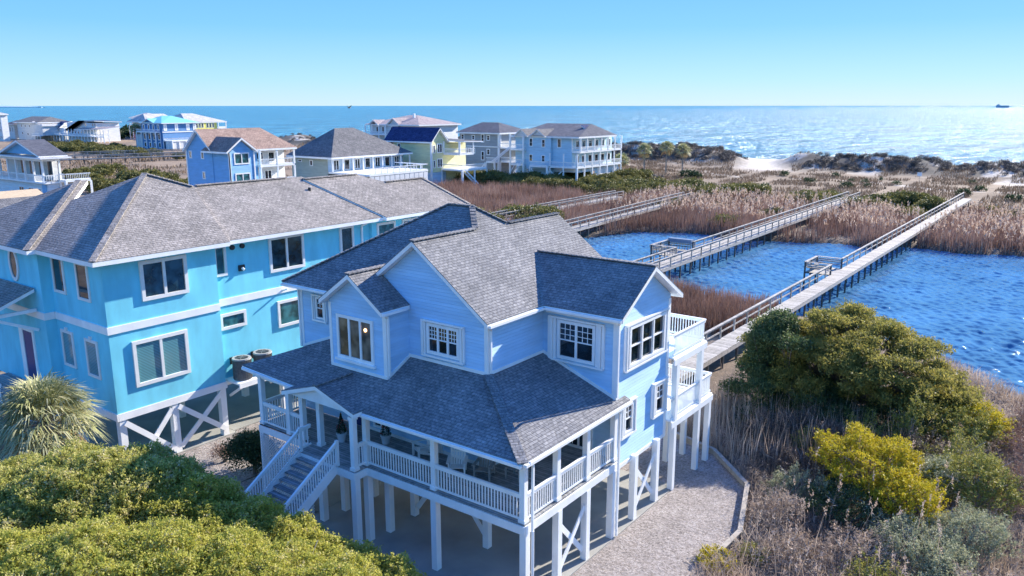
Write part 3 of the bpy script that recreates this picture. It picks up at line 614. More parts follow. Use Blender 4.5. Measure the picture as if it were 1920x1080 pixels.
def little_tree(x, y, label):
    t = thing('potted_tree', (x, y, 3.3), label, 'potted plant', 'potted conifers beside the front door')
    m = MB(); m.cyl((x, y, 3.3), (x, y, 3.66), .15, .21, 14); m.cyl((x, y, 3.64), (x, y, 3.7), .23, .23, 14); m.build('pot', 'pot', t)
    V = []; 
    for i in range(900):
        h = nr.random()**1.3; a = nr.random()*6.283; r = .24*(1-h)*(.5+.5*nr.random()); V.append((x+r*math.cos(a), y+r*math.sin(a), 3.72+h*.85))
    V = np.array(V); o = leafcloud('foliage', V, .06, .03, 'fir', t, (x, y, 3.3))
    m = MB()
    for i in range(26):
        h = rnd.random(); a = rnd.random()*6.283; r = .24*(1-h); px, py, pz = x+r*math.cos(a), y+r*math.sin(a), 3.74+h*.8; m.cyl((px, py, pz), (px, py, pz+.035), .02, .02, 6)
    m.build('berries', 'terra', t)

# ================================================================ TURQUOISE HOUSE
TU = -21.3
T_ = thing('turquoise_house', (-27, 6, 0), 'turquoise stucco raised house with weathered grey hip roof at left', 'house')
m = MB(); m.box(-32, TU, -2.7, 3.06, 2.95, 10.3); m.box(-29.5, TU-.35, 3.0, 14.0, 2.95, 10.3); m.box(-29, TU-.1, 13.9, 22.1, 2.95, 10.25); m.box(-33, -26.35, -3.2, -2.65, 2.95, 10.3)
m.build('wall', 'turq', T_)
s = .5; ez = 10.38
a0, b0 = TU+.75, -3.4
tp = 6.2; pk = (a0-tp, b0+tp, ez+s*tp)
zr = 12.74; rl = []
a1 = TU+.4; ur1 = a1-(zr-ez)/s; a2 = TU+.6
ur = a0-(zr-ez)/s; bk = 4.6
zc = lambda u: ez+s*(a2-u)
rl.append([(a0, b0, ez), pk, (pk[0]-tp, b0, ez)])
rl.append([(a0, b0, ez), (a0, 3.45, ez), (ur, bk, zr), pk])
rl.append([pk, (pk[0]-tp, b0, ez), (pk[0]-tp, bk+2, ez), (2*pk[0]-ur, bk, zr)])
rl.append([(a1, 3.3, ez), (a1, 14.6, ez), (ur1, 12.2, zr), (ur1, bk-.2, zr)])
rl.append([(2*ur1-a1, 3.3, ez), (2*ur1-a1, 14.6, ez), (ur1, 12.2, zr), (ur1, bk-.2, zr)])
cp = [(a2, 14.5), (a2, 22.5), (-24.1, 21.4), (-24.1, 17.8), (-25.2, 16.3), (-25.2, 12.0)]
rl.append([(u, v, zc(u)) for u, v in cp])
rl.append([(a2, 22.5, ez), (-24.1, 21.4, zc(-24.1)), (-27.3, 22.5, ez)])
rl.append([(-27.3, 22.5, ez), (-24.1, 21.4, zc(-24.1)), (-24.1, 17.8, zc(-24.1)), (-27.3, 17.8, ez)])
rl.append([(-25.2, 12.0, zc(-25.2)), (-25.2, 16.3, zc(-25.2)), (-29.5, 16.3, ez), (-29.5, 12.0, ez)])
# projecting front bay roof
c0, d0 = -25.95, -3.8
zk = ez+s*5.2
rl.append([(c0, d0, ez), (c0-5.2, d0+5.2, zk), (c0-10.4, d0, ez)])
rl.append([(c0, d0, ez), (c0, d0+.5, ez), (c0-5.2, d0+5.7, zk), (c0-5.2, d0+5.2, zk)])
rm, fm = MB(), MB(); put_roof(rm, fm, [[Vector(p) for p in P] for P in rl], .2)
cap(rm, (a0, b0, ez), pk, .3); cap(rm, (ur1, 5.0, zr), (ur1, 11.0, zr), .3); cap(rm, (-25.2, 12, zc(-25.2)), (-25.2, 16.3, zc(-25.2)), .3); cap(rm, (-24.1, 17.8, zc(-24.1)), (-24.1, 21.4, zc(-24.1)), .3); cap(rm, (-24.1, 21.4, zc(-24.1)), (a2, 22.5, ez), .3); cap(rm, (c0, d0, ez), (c0-5.2, d0+5.2, zk), .3); cap(rm, pk, (ur, bk, zr), .3)
rm.cyl((-24.2, 11.6, 11.6), (-24.2, 11.6, 12.15), .05, .05, 8)
rm.build('roof', 'shingle2', T_, uv=True); fm.build('fascia', 'white', T_)
m = MB(); m.cyl((-24.2, 11.6, 11.9), (-24.2, 11.6, 12.2), .09, .09, 8); m.cyl((-24.2, 11.6, 11.9), (-24.2, 11.6, 11.97), .25, .1, 10); m.build('vent_pipe', 'black', T_)
m = MB()
m.box(TU, TU+.06, -2.76, 3.06, 6.8, 7.15); m.box(-26.3, TU, -2.76, -2.7, 6.8, 7.15); m.box(TU-.35, TU-.29, 3.1, 13.9, 6.88, 7.24); m.box(-33, -26.35, -3.26, -3.2, 6.8, 7.15)
m.box(-26.35, -26.29, -3.26, -2.77, 6.8, 7.15)
each(m, 'belt_course', 'white', T_)
m = MB(); m.box(-26.35, TU+.05, -2.76, -2.68, 2.6, 2.945); m.box(TU-.03, TU+.05, -2.67, 3.1, 2.6, 2.945); m.box(TU-.4, TU-.32, 3.1, 14, 2.6, 2.945); m.box(TU-.15, TU-.07, 13.9, 22.1, 2.6, 2.945); each(m, 'floor_beam', 'white', T_)
txc = bpy.data.curves.new('n', 'FONT'); txc.body = '405'; txc.size = .3; txc.extrude = .015; txo = bpy.data.objects.new('n', txc); scn.collection.objects.link(txo)
bpy.context.view_layer.update(); me = bpy.data.meshes.new_from_object(txo.evaluated_get(bpy.context.evaluated_depsgraph_get())); bpy.data.objects.remove(txo)
me.transform(Matrix.Translation((-24.35, -2.78, 2.67)) @ Matrix.Rotation(R(90), 4, 'X')); me.transform(Matrix.Translation((27, -6, 0))); me.materials.clear(); me.materials.append(M['navy'])
o = bpy.data.objects.new('house_number', me); scn.collection.objects.link(o); o.parent = T_
window(T_, 'R', TU, -.97, 1.42, 8.05, 9.95, 2, .17, None, 'glass_navy', frame='cream', d=.1); window(T_, 'R', TU, -1.7, 1.12, 4.0, 6.24, 2, .17, None, 'blinds', frame='cream', d=.1)
TB = TU-.35
window(T_, 'R', TB, 6.5, 8.85, 8.12, 10.05, 2, .15, None, 'glass_navy', frame='cream', d=.1); window(T_, 'R', TB, 11.5, 12.6, 8.4, 10.05, 1, .15, None, 'glass', frame='cream', d=.1)
window(T_, 'R', TB, 3.12, 3.85, 8.45, 10.05, 1, .14, None, 'glass_green', frame='cream', d=.1)
window(T_, 'R', TB, 3.2, 4.78, 5.6, 6.45, 1, .15, None, 'glass_green', frame='cream', d=.1); window(T_, 'R', TB, 6.8, 9.0, 4.95, 6.45, 1, .15, None, 'glass_green', frame='cream', d=.1)
window(T_, 'R', TU-.1, 14.3, 15.9, 8.2, 9.95, 1, .15, None, 'glass_green', frame='cream'); window(T_, 'R', TU-.1, 16.5, 18.6, 8.2, 9.95, 1, .15, None, 'glass_green', frame='cream'); window(T_, 'R', TU-.1, 19.4, 21.4, 8.2, 9.95, 1, .15, None, 'glass_green', frame='cream')
for a, z0, z1 in ((-26.05, 8.2, 10.0), (-23.7, 8.15, 9.98), (-25.95, 4.5, 6.35), (-23.6, 4.42, 6.3)):
    window(T_, 'F', -2.7, a, a+1.2, z0, z1, 1, .14, None, 'glass', 0, frame='cream', key=True, d=.06) if z0 > 7 else window(T_, 'F', -2.7, a, a+1.2, z0, z1, 1, .14, None, 'blinds', 0, frame='cream', key=True, d=.06)
# oval window
m = MB(); g = MB(); cx, cz = -29.0, 9.3; K = 24; ring = []
for i in range(K):
    t = 2*math.pi*i/K; t2 = 2*math.pi*(i+1)/K
    p = lambda tt, rx, rz, y: (cx+rx*math.cos(tt), y, cz+rz*math.sin(tt))
    o1, o2, i1, i2 = p(t, .52, .88, -3.27), p(t2, .52, .88, -3.27), p(t, .36, .7, -3.27), p(t2, .36, .7, -3.27)
    q = lambda z: (z[0], -3.2, z[2]); m.hexa([o1, i1, i2, o2, q(o1), q(i1), q(i2), q(o2)]); ring.append(p(t, .36, .7, -3.23))
ow = m.build('oval_window', 'cream', T_); g.poly(ring[::-1]); g.build('pane', 'glass', ow)
# vents, dryer hood, light
m = MB()
for y in (4.25, 4.85): m.cyl((TB, y, 9.85), (TB+.12, y, 9.85), .13, .13, 12)
m.box(TB, TB+.1, 4.55, 4.9, 8.55, 8.85); each(m, 'wall_vent', 'black', T_)
m = MB(); m.cyl((TB+.1, 4.72, 8.7), (TB+.2, 4.78, 8.6), .07, .07); m.build('vent_hood', 'white', T_)
m = MB(); m.cyl((TB, 7.2, 7.0), (TB+.45, 7.25, 7.15), .06, .04); m.build('wall_lamp', 'white', T_)
m = MB(); m.box(TB+.02, TB+.12, 13.2, 13.3, 3.2, 9.9); m.beam((TB+.07, 13.25, 9.9), (TB+.5, 13.9, 10.3), .1, .1); m.build('downspout', 'white', T_)
# pilings and braces
for x, y in ((TU-.15, -2.5), (TU-.15, .15), (TU-.15, 2.85), (-25.5, -2.5), (-29, -2.5), (-25.5, 2.85), (-25.5, 7), (-21.8, 7), (-21.8, 11), (-25.5, 11), (-21.9, 15), (-21.9, 19), (-21.9, 23), (-29, 4)): post(T_, x, y, 0, 2.6, .32, 'white', 'piling')
m = MB()
m.beam((TU+.05, -2.4, 2.45), (TU+.05, .0, .25), .06, .26); m.beam((TU-.02, -1.9, .2), (TU-.02, .0, 2.4), .06, .26); m.beam((TU+.05, .3, 2.45), (TU+.05, 2.85, .4), .06, .26); m.beam((TU-.02, .3, .3), (TU-.02, 2.8, 2.45), .06, .26)
each(m, 'cross_brace', 'white', T_)
# air conditioner shelf and units
t = thing('equipment_shelf', (-21.2, 4.8, 2.6), 'white bracketed shelf on the turquoise wall carrying the air conditioners', 'shelf')
m = MB(); m.box(TB+.02, TB+1.35, 3.2, 6.2, 2.88, 2.98); m.box(TB+1.27, TB+1.35, 3.2, 6.2, 2.7, 2.875); m.build('shelf_board', 'white', t)
m = MB(); m.beam((TB+.05, 3.45, 2.0), (TB+1.25, 3.45, 2.75), .1, .12); m.beam((TB+.05, 6.0, 2.0), (TB+1.25, 6.0, 2.75), .1, .12); each(m, 'bracket', 'white', t)
M['acgrey'] = plain('ac_top_grey', (.33, .32, .30), .6)
M['accase'] = plain('ac_casing', (.13, .13, .125), .6, .3, 8)
def acunit(x, y, label):
    t = thing('air_conditioner', (x, y, 2.98), label, 'air conditioner', 'air conditioners on the shelf')
    m = MB(); m.cyl((x, y, 2.98), (x, y, 4.06), .46, .46, 24, cap=True)
    for i in range(28):
        a = i*2*math.pi/28; m.box(x+.47*math.cos(a)-.012, x+.47*math.cos(a)+.012, y+.47*math.sin(a)-.012, y+.47*math.sin(a)+.012, 3.02, 4.03)
    m.build('casing', 'accase', t)
    m = MB(); m.cyl((x, y, 4.06), (x, y, 4.13), .5, .48, 24)
    m.build('top_grille', 'acgrey', t)
    m = MB(); m.cyl((x, y, 4.132), (x, y, 4.137), .34, .34, 24); m.build('fan_opening', 'black', t)
    m = MB()
    for i in range(8): a = i*math.pi/4; m.beam((x, y, 4.15), (x+.36*math.cos(a), y+.36*math.sin(a), 4.15), .02, .012)
    m.build('fan_guard', 'metal', t)
acunit(TB+.72, 3.85, 'grey round air conditioner on the wall shelf, nearer the big blinds window'); acunit(TB+.72, 5.15, 'grey round air conditioner on the wall shelf, nearer the pale blue house')
m = MB()
for y in (3.6, 4.9): m.box(TB+.02, TB+.12, y, y+.18, 3.7, 4.05); m.beam((TB+.08, y+.1, 3.7), (TB+.2, y+.2, 3.0), .03, .03)
each(m, 'disconnect_box', 'black', T_)
# entrance canopy and door at the far left of the turquoise house
m = MB(); fm = MB()
CP = [(-26.9, -3.3, 8.35), (-26.9, -5.6, 7.45), (-30.9, -5.6, 7.45), (-30.9, -3.3, 8.35)]
put_roof(m, fm, [[Vector(p) for p in CP]], .16); m.build('canopy_roof', 'shingle2', T_, uv=True)
fm.beam((-27.1, -5.3, 7.15), (-27.1, -3.25, 6.2), .1, .14); fm.beam((-27.1, -5.5, 7.22), (-27.1, -3.25, 7.22), .12, .16); fm.build('canopy_frame', 'white', T_)
m = MB(); m.box(-29.0, -28.0, -3.24, -3.2, 3.3, 5.9); dr = m.build('door', 'navy', T_)
m = MB(); m.box(-29.45, -29.02, -3.27, -3.2, 3.3, 6.05); m.box(-27.98, -27.8, -3.27, -3.2, 3.3, 6.05); m.box(-29.0, -28.0, -3.27, -3.2, 5.91, 6.05); m.build('door_frame', 'white', dr)
m = MB(); m.box(-31.5, -26.4, -5.6, -3.25, 2.9, 3.1); m.build('entry_deck', 'deck', T_)
railing(T_, (-31.4, -5.5, 3.1), (-26.5, -5.5, 3.1), 1.0)

# ================================================================ HOUSES FURTHER OFF
M['yelpaint'] = plain('yellow_paint', (.8, .62, .04), .6)
for nme, col in dict(hb=(.18, .41, .66), hg=(.36, .40, .33), hy=(.68, .66, .36), hgr=(.33, .34, .33), hlb=(.42, .62, .72), hpale=(.62, .63, .62), hblu=(.16, .42, .64), hnavy=(.06, .20, .42), hcoral=(.62, .20, .17), hyel=(.85, .76, .16), hwhite=(.72, .73, .73), hice=(.48, .62, .74)).items():
    M[nme] = siding('siding_'+nme, col, .2)
for nme, a, b2 in (('rbrown', (.30, .21, .17), (.40, .29, .24)), ('rgrey', (.15, .15, .155), (.22, .215, .215)), ('rnavy', (.03, .045, .12), (.05, .07, .17)), ('rpink', (.36, .30, .30), (.46, .39, .38)), ('rdark', (.10, .105, .13), (.15, .155, .18)), ('rwhite', (.50, .48, .46), (.60, .58, .55))):
    M[nme] = shingle('roof_'+nme, a, b2, 2.0, .8)
M['rteal'] = plain('teal_metal_roof', (.22, .55, .55), .4, .1)
def hip(u0, u1, v0, v1, z, r0, r1, zr):
    a = Vector((r0[0], r0[1], zr)); b = Vector((r1[0], r1[1], zr)); A, B, C_, D = (Vector(p) for p in ((u0, v0, z), (u1, v0, z), (u1, v1, z), (u0, v1, z)))
    if abs(r1[0]-r0[0]) >= abs(r1[1]-r0[1]): return [[A, B, b, a], [C_, D, a, b], [D, A, a], [B, C_, b]]
    return [[B, C_, b, a], [D, A, a, b], [A, B, a], [C_, D, b]]
def gab(axis, c, e, lo, hi, z, zr):
    """gable roof: ridge along axis at c, half width e"""
    if axis == 'v': return [[Vector(p) for p in ((c, lo, zr), (c, hi, zr), (c+s_*e, hi, z), (c+s_*e, lo, z))] for s_ in (1, -1)]
    return [[Vector(p) for p in ((lo, c, zr), (hi, c, zr), (hi, c+s_*e, z), (lo, c+s_*e, z))] for s_ in (1, -1)]
def roofit(par, polys, mat, t=.3, name='roof'):
    rm, fm = MB(), MB(); put_roof(rm, fm, polys, t); r = rm.build(name, mat, par, uv=True); fm.build('fascia', 'white', r); return r
def walls(par, boxes, mat, tris=()):
    m = MB()
    for b in boxes: m.box(*b)
    for pts, nn in tris: m.wallpoly(pts, .2, nn)
    return m.build('wall', mat, par, uv=True)
def deckset(par, u0, u1, v0, v1, z, rail=True, sides='FR', roofz=None, np_=4, legs=True, h=1.0):
    """white deck slab with edge railings and posts"""
    m = MB(); m.box(u0, u1, v0, v1, z-.35, z); m.build('deck', 'white', par)
    pts = []
    if 'F' in sides:
        if rail: railing(par, (u0, v0+.05, z), (u1, v0+.05, z), h, sp=.3, bal=.05)
        n = max(1, int(abs(u1-u0)/3)); pts += [(u0+(u1-u0)*i/n, v0+.08) for i in range(n+1)]
    if 'R' in sides:
        if rail: railing(par, (u1-.05, v0, z), (u1-.05, v1, z), h, sp=.3, bal=.05)
        n = max(1, int(abs(v1-v0)/3)); pts += [(u1-.1, v0+(v1-v0)*i/n) for i in range(n+1)]
    if 'L' in sides and rail: railing(par, (u0+.05, v0, z), (u0+.05, v1, z), h, sp=.3, bal=.05)
    if 'B' in sides and rail: railing(par, (u0, v1-.05, z), (u1, v1-.05, z), h, sp=.3, bal=.05)
    for x, y in pts:
        if roofz: post(par, x, y, z, roofz, .25)
        if legs: post(par, x, y, 0, z-.35, .28, 'white', 'piling')
GH = 'beach houses in the far row'
# h1
t = thing('beach_house', (-106, 64, 0), 'deep blue house with brown shingle roof and a dark-sided cross gable', 'house')
walls(t, [(-112.3, -104.9, 57.8, 66.5, .2, 9.75), (-106, -100.3, 57.9, 62.6, .2, 9.6)], 'hb', [([(-112.3, 57.8, 9.7), (-104.9, 57.8, 9.7), (-108.4, 57.8, 12.8)], (0, -1, 0)), ([(-100.3, 57.9, 9.5), (-100.3, 62.6, 9.5), (-100.3, 60.1, 11.5)], (1, 0, 0))])
sl = (13.2-9.8)/4.1
roofit(t, [[Vector(p) for p in ((-108.4, 57.2, 13.2), (-108.4, 70, 13.2), (-104.2, 74.6, 9.72), (-104.2, 57.2, 9.72))], [Vector(p) for p in ((-108.4, 57.2, 13.2), (-108.4, 70, 13.2), (-112.6, 74.6, 9.72), (-112.6, 57.2, 9.72))], [Vector(p) for p in ((-108.4, 70, 13.2), (-104.2, 74.6, 9.72), (-112.6, 74.6, 9.72))]], 'rbrown')
roofit(t, gab('u', 60.1, 3.0, -106.9, -99.8, 9.75, 11.95), 'rbrown', name='cross_gable_roof')
for a, z in ((-111.6, 8.3), (-108.1, 8.3), (-108.1, 4.95)): window(t, 'F', 57.8, a, a+.85, z, z+1.3, 1, .16, None, 'glass')
window(t, 'R', -100.3, 58.7, 61.6, 7.6, 9.5, 2, .2, None, 'glass_green'); window(t, 'R', -100.3, 58.7, 61.6, 4.2, 6.2, 2, .2, None, 'glass_green')
m = MB(); m.box(-100.29, -100.2, 57.75, 58.0, .2, 9.5); m.box(-100.29, -100.2, 62.4, 62.65, .2, 9.5); m.box(-112.45, -112.2, 57.7, 57.79, .2, 9.6); m.box(-100.5, -100.2, 57.75, 57.89, .2, 9.5); m.box(-112.3, -100.4, 57.7, 57.79, 3.2, 3.5); each(m, 'trim', 'white', t)
deckset(t, -107, -104.3, 66.6, 74, 6.9, sides='FR', roofz=9.6, legs=False); deckset(t, -107, -104.3, 66.6, 74, 3.5, sides='FR', roofz=6.5)
walls(t, [(-112.2, -106.6, 66.5, 73.5, .2, 9.6)], 'hwhite'); window(t, 'R', -106.6, 67.5, 69, 7.2, 9, 2, .15); window(t, 'R', -106.6, 70, 71.4, 7.2, 9, 1, .15); window(t, 'R', -106.6, 69, 70.6, 3.8, 5.8, 2, .15)
# h2
t = thing('beach_house', (-113, 96, 0), 'low grey-green house with a broad grey hip roof, covered porch and white open deck', 'house')
walls(t, [(-119.4, -108.6, 85.2, 106.2, .2, 7.0)], 'hg'); walls(t, [(-108.6, -108.4, 85.3, 106, 4.2, 7.0)], 'hice')
roofit(t, hip(-120.1, -106.4, 84.4, 107, 7.25, (-113.3, 91.6), (-113.3, 96.6), 12.55), 'rgrey', .35)
for k in range(7):
    v = 86.5+k*2.8; window(t, 'R', -108.4, v, v+1.5, 4.5, 6.6, 1 if k % 2 else 2, .16, None, 'glass')
window(t, 'F', 85.2, -113.8, -112.9, 5.3, 6.5, 1, .15); window(t, 'F', 85.2, -117.4, -116.2, 6.0, 6.5, 1, .12)
for v in np.linspace(85, 106.5, 9): post(t, -106.9, v, 4.4, 7.0, .24)
m = MB(); m.box(-108.5, -97, 85.3, 101.5, 4.0, 4.35); m.build('deck', 'white', t)
m = MB()
for k in range(12): m.box(-97.05, -97, 85.3+k*1.35, 86.5+k*1.35, .2, 3.9)
each(m, 'skirt_panel', 'hwhite', t)
railing(t, (-97.1, 85.3, 4.35), (-97.1, 101.4, 4.35), 1.1, sp=1.6, bal=.12, top=(.14, .12)); railing(t, (-106.5, 101.4, 4.35), (-97.1, 101.4, 4.35), 1.1, sp=1.6, bal=.12, top=(.14, .12))
m = MB()
for v in (91, 103): m.box(-109.6, -109.2, v, v+.3, 9.0, 9.45); m.box(-109.6, -109.2, v+.8, v+1.1, 9.0, 9.45)
each(m, 'roof_vent', 'black', t)
# h3
t = thing('beach_house', (-110, 112, 0), 'tall pale yellow house with a navy roof and white stacked side decks', 'house')
walls(t, [(-116.5, -103.2, 109.4, 114.2, 2.9, 9.4)], 'hy', [([(-103.2, 109.4, 9.3), (-103.2, 114.2, 9.3), (-103.2, 111.8, 12.0)], (1, 0, 0))]); walls(t, [(-116.4, -103.3, 109.5, 114.1, 0, 2.88)], 'hice')
roofit(t, gab('u', 111.75, 2.85, -117, -102.6, 9.45, 12.4), 'rnavy')
for z in (3.8, 7.0): window(t, 'R', -103.2, 111.2, 112.9, z, z+2.0, 2, .18, (1, 2, False)); window(t, 'R', -103.2, 109.9, 110.6, z, z+1.7, 1, .14)
m = MB(); m.box(-103.19, -103.1, 109.35, 109.6, 0, 9.4); m.box(-103.5, -103.1, 109.3, 109.39, 0, 9.4); each(m, 'trim', 'white', t); window(t, 'F', 109.4, -113.2, -112.3, 7.3, 8.9, 1, .14)
deckset(t, -103.1, -98.5, 113.2, 118, 6.9, sides='FR', legs=False, roofz=9.4); deckset(t, -103.1, -97.2, 112.5, 121, 3.6, sides='FR', roofz=None); walls(t, [(-112, -103.3, 114.3, 121, 0, 8.9)], 'hy')
roofit(t, [[Vector(p) for p in ((-112, 114.3, 10), (-98.2, 114.3, 9.6), (-98.2, 121, 9.4), (-112, 121, 9.8))]], 'rgrey', .2, 'side_roof')
m = MB(); m.beam((-97.2, 113.6, 3.4), (-96.4, 117, .3), .1, .3); m.beam((-98.3, 113.6, 3.4), (-97.5, 117, .3), .1, .3)
for k in range(9): m.box(-98.2+.09*k, -97.2+.09*k, 113.7+k*.37, 113.95+k*.37, 3.2-k*.36, 3.26-k*.36)
m.build('stair', 'white', t)
# h4
t = thing('beach_house', (-196, 202, 0), 'pale grey house with a pinkish hip roof, furthest back, seen above the navy roof', 'house')
walls(t, [(-207.5, -183, 191, 212, 0, 10.3)], 'hpale'); walls(t, [(-197, -192.4, 190.2, 191, 0, 10.4)], 'hpale', [([(-197, 190.2, 10.3), (-192.4, 190.2, 10.3), (-194.7, 190.2, 12.3)], (0, -1, 0))])
roofit(t, hip(-209, -182, 189.9, 213, 10.45, (-197, 201), (-193, 201), 13.6), 'rpink', .4); roofit(t, gab('v', -194.7, 3.2, 189.6, 198, 10.4, 12.7), 'rpink', .3, 'gable_roof'); roofit(t, gab('v', -204, 2.4, 189.0, 195, 10.4, 12.0), 'rpink', .3, 'gable_roof')
for a in (-204.5, -201.5, -196.3, -194.6, -190, -187): window(t, 'F', 191 if not -197 < a < -192 else 190.2, a, a+1.3, 7.2, 9.6, 1, .2)
deckset(t, -208, -197.5, 188.8, 190.9, 6.9, sides='FR', roofz=10.2); m = MB(); m.box(-192.0, -191.3, 197.5, 198.2, 11, 14.2); m.build('chimney', 'white', t)
# h5
t = thing('beach_house', (-114, 145, 0), 'boxy grey two-storey house, dark hip roof, between the yellow and the pale blue house', 'house')
walls(t, [(-120.3, -107.7, 139, 151, 3.2, 10.4)], 'hgr'); walls(t, [(-120.2, -107.8, 139.1, 151, 0, 3.18)], 'hgr'); roofit(t, hip(-121, -107, 138.4, 152, 10.5, (-117.5, 144.8), (-112.2, 144.8), 12.85), 'rdark', .35)
for a, z, hh in ((-119.8, 8.6, 1.4), (-116.3, 8.6, 1.2), (-113.3, 8.0, 2.1), (-111.5, 8.5, 1.4), (-118.2, 5.2, 1.5), (-116.2, 5.2, 1.3), (-113.3, 3.6, 2.3), (-111.5, 5.0, 1.5)): window(t, 'F', 139, a, a+(1.7 if a == -118.2 else 1.05), z, z+hh, 2 if a == -118.2 else 1, .18, None, 'glass', rail=True)
m = MB(); m.box(-120.4, -107.6, 138.92, 138.99, 6.9, 7.15); m.box(-107.69, -107.6, 138.92, 139.3, 0, 10.4); m.box(-108, -107.7, 138.92, 138.99, 0, 10.4); m.box(-112.2, -111.9, 138.9, 138.99, 0, 3.0); each(m, 'trim', 'white', t)
deckset(t, -107.6, -104.6, 139.5, 150, 7.0, sides='FR', legs=False, roofz=10.3); deckset(t, -107.6, -104.6, 139.5, 150, 3.6, sides='FR'); deckset(t, -110.5, -107.8, 137.4, 138.9, 3.5, sides='FR')
m = MB(); m.beam((-111.2, 138, 3.2), (-113.8, 138, .2), .1, .3); m.beam((-104.5, 139.8, 7.0), (-107.5, 136.5, 3.5), .1, .3); m.beam((-104.5, 138.8, 7.0), (-107.5, 135.5, 3.5), .1, .3); m.build('stair', 'white', t)
# h6
t = thing('beach_house', (-88, 138, 0), 'large pale blue three-level house with wraparound white decks, rightmost of the far row', 'house')
walls(t, [(-96.4, -81, 130.6, 148, 3.6, 10.3), (-93, -86.2, 130, 131, 3.0, 10.3), (-96.4, -86, 131, 148, .1, 3.55)], 'hlb')
walls(t, [(-86, -79.7, 131, 149, 2.6, 3.4)], 'hwhite')
m = MB()
for k in range(6): m.box(-79.68, -79.6, 138.2+k*1.85, 139.95+k*1.85, 0, 2.9)
each(m, 'skirt_panel', 'hwhite', t)
roofit(t, hip(-97.2, -78.8, 129.8, 146.4, 10.42, (-94.5, 140.6), (-82.2, 140.6), 12.95), 'rdark', .35)
roofit(t, gab('v', -94, 1.9, 129.2, 136, 10.4, 11.9), 'rgrey', .2, 'gable_roof'); roofit(t, gab('v', -89.3, 2.1, 129.0, 137, 10.4, 11.9), 'rgrey', .2, 'gable_roof'); roofit(t, [[Vector(p) for p in ((-79.9, 136.3, 11.2), (-79.9, 139.2, 11.2), (-82.4, 139.2, 12.75), (-82.4, 136.3, 12.75))]], 'rnavy', .2, 'dormer_roof')
walls(t, [(-95.6, -92.4, 129.5, 129.7, 10.2, 10.5)], 'hpale', [([(-95.5, 129.6, 10.5), (-92.5, 129.6, 10.5), (-94, 129.6, 11.6)], (0, -1, 0)), ([(-91.1, 129.4, 10.5), (-87.5, 129.4, 10.5), (-89.3, 129.4, 11.6)], (0, -1, 0))])
for a, z, hh in ((-92.1, 8.0, 1.9), (-88.7, 7.9, 1.8), (-92.1, 4.6, 1.7), (-88.7, 4.5, 1.7)): window(t, 'F', 130, a, a+1.0, z, z+hh, 1, .16, None, 'glass', rail=True)
window(t, 'F', 130.6, -84.9, -83.8, 7.9, 9.9, 1, .16, None, 'glass_tan')
deckset(t, -96.9, -93.1, 129.2, 130.9, 7.4, sides='FR', roofz=10.2, legs=False); deckset(t, -96.9, -93.1, 129.2, 130.9, 4.0, sides='FR', roofz=7.0)
deckset(t, -86, -78.9, 129.4, 149, 3.9, sides='FR', roofz=6.7); deckset(t, -81, -78.9, 130.6, 149, 7.2, sides='FR', roofz=10.2, legs=False); deckset(t, -91, -86.2, 128.6, 129.9, 3.9, sides='FR')
for k, v in enumerate((132, 134.6, 137.4, 140.2, 143, 145.8)):
    window(t, 'R', -81, v, v+1.6, 4.3, 6.2, 1, .15); window(t, 'R', -81, v, v+1.6, 7.6, 9.5, 1, .15)
m = MB(); m.beam((-91, 128.7, 3.6), (-89.2, 129.6, .6), .14, .18); m.beam((-86.5, 128.7, 3.6), (-85, 129.6, .4), .14, .18); m.beam((-85.8, 129.4, .4), (-82.9, 129.4, 2.8), .1, .2); m.beam((-85.8, 129.4, 2.8), (-82.9, 129.4, .4), .1, .2); each(m, 'cross_brace', 'white', t)
m = MB()
for k in range(14): m.box(-95+.0*k, -93.8, 129.0-k*.25, 129.2-k*.25, 3.6-k*.26, 3.68-k*.26)
m.beam((-95.1, 129.2, 4.6), (-95.1, 125.6, 1.0), .08, .1); m.beam((-93.7, 129.2, 4.6), (-93.7, 125.6, 1.0), .08, .1); m.build('stair', 'white', t)
# h7 group
t = thing('beach_house', (-295, 162, 0), 'royal blue house with a teal roof and white balconies, near the yellow house', 'house')
walls(t, [(-302.5, -287.4, 155.6, 170.5, 0, 10.3)], 'hnavy', [([(-301.5, 155.6, 10.2), (-292.5, 155.6, 10.2), (-296.6, 155.6, 11.7)], (0, -1, 0))])
roofit(t, hip(-303.4, -286.6, 155, 171.5, 10.4, (-298, 162), (-296, 165), 13.0), 'rteal', .3); roofit(t, gab('v', -296.8, 5.2, 154.8, 161, 10.2, 12.0), 'rteal', .3, 'gable_roof')
deckset(t, -303, -289, 153.4, 155.5, 6.9, sides='FR', roofz=None); 
for a in (-301.6, -298, -294.5, -291): window(t, 'F', 155.6, a, a+1.6, 7.3, 9.8, 1, .4); window(t, 'F', 155.6, a, a+1.8, 3.6, 6.2, 1, .35); window(t, 'F', 155.6, a, a+1.8, .5, 2.8, 1, .35)
for v in (156.2, 161, 166, 169): window(t, 'R', -287.4, v, v+1.4, 7.3, 9.8, 1, .5, None, 'pot')
deckset(t, -287.3, -281, 155.5, 170.5, 3.6, sides='FR'); m = MB(); m.box(-286, -281.2, 155.7, 170.4, 0, 3.2); m.box(-287.39, -287.25, 155.5, 170.6, 6.6, 7.0); each(m, 'lower_wall', 'cream', t)
t = thing('beach_house', (-310, 182, 0), 'bright yellow house with a long pale roof and open corner porch', 'house')
walls(t, [(-318, -300.5, 176, 188.7, 0, 10.0)], 'hyel'); roofit(t, hip(-322, -300.2, 174, 193.6, 10.3, (-311, 178.5), (-311, 184), 13.7), 'rwhite', .4)
for k in range(6): v = 178.6+k*1.35+(1.0 if k > 2 else 0); window(t, 'R', -300.5, v, v+.95, 7.7, 9.7, 1, .14)
for v in (189.2, 193): post(t, -300.2, v, 0, 10.1, .3)
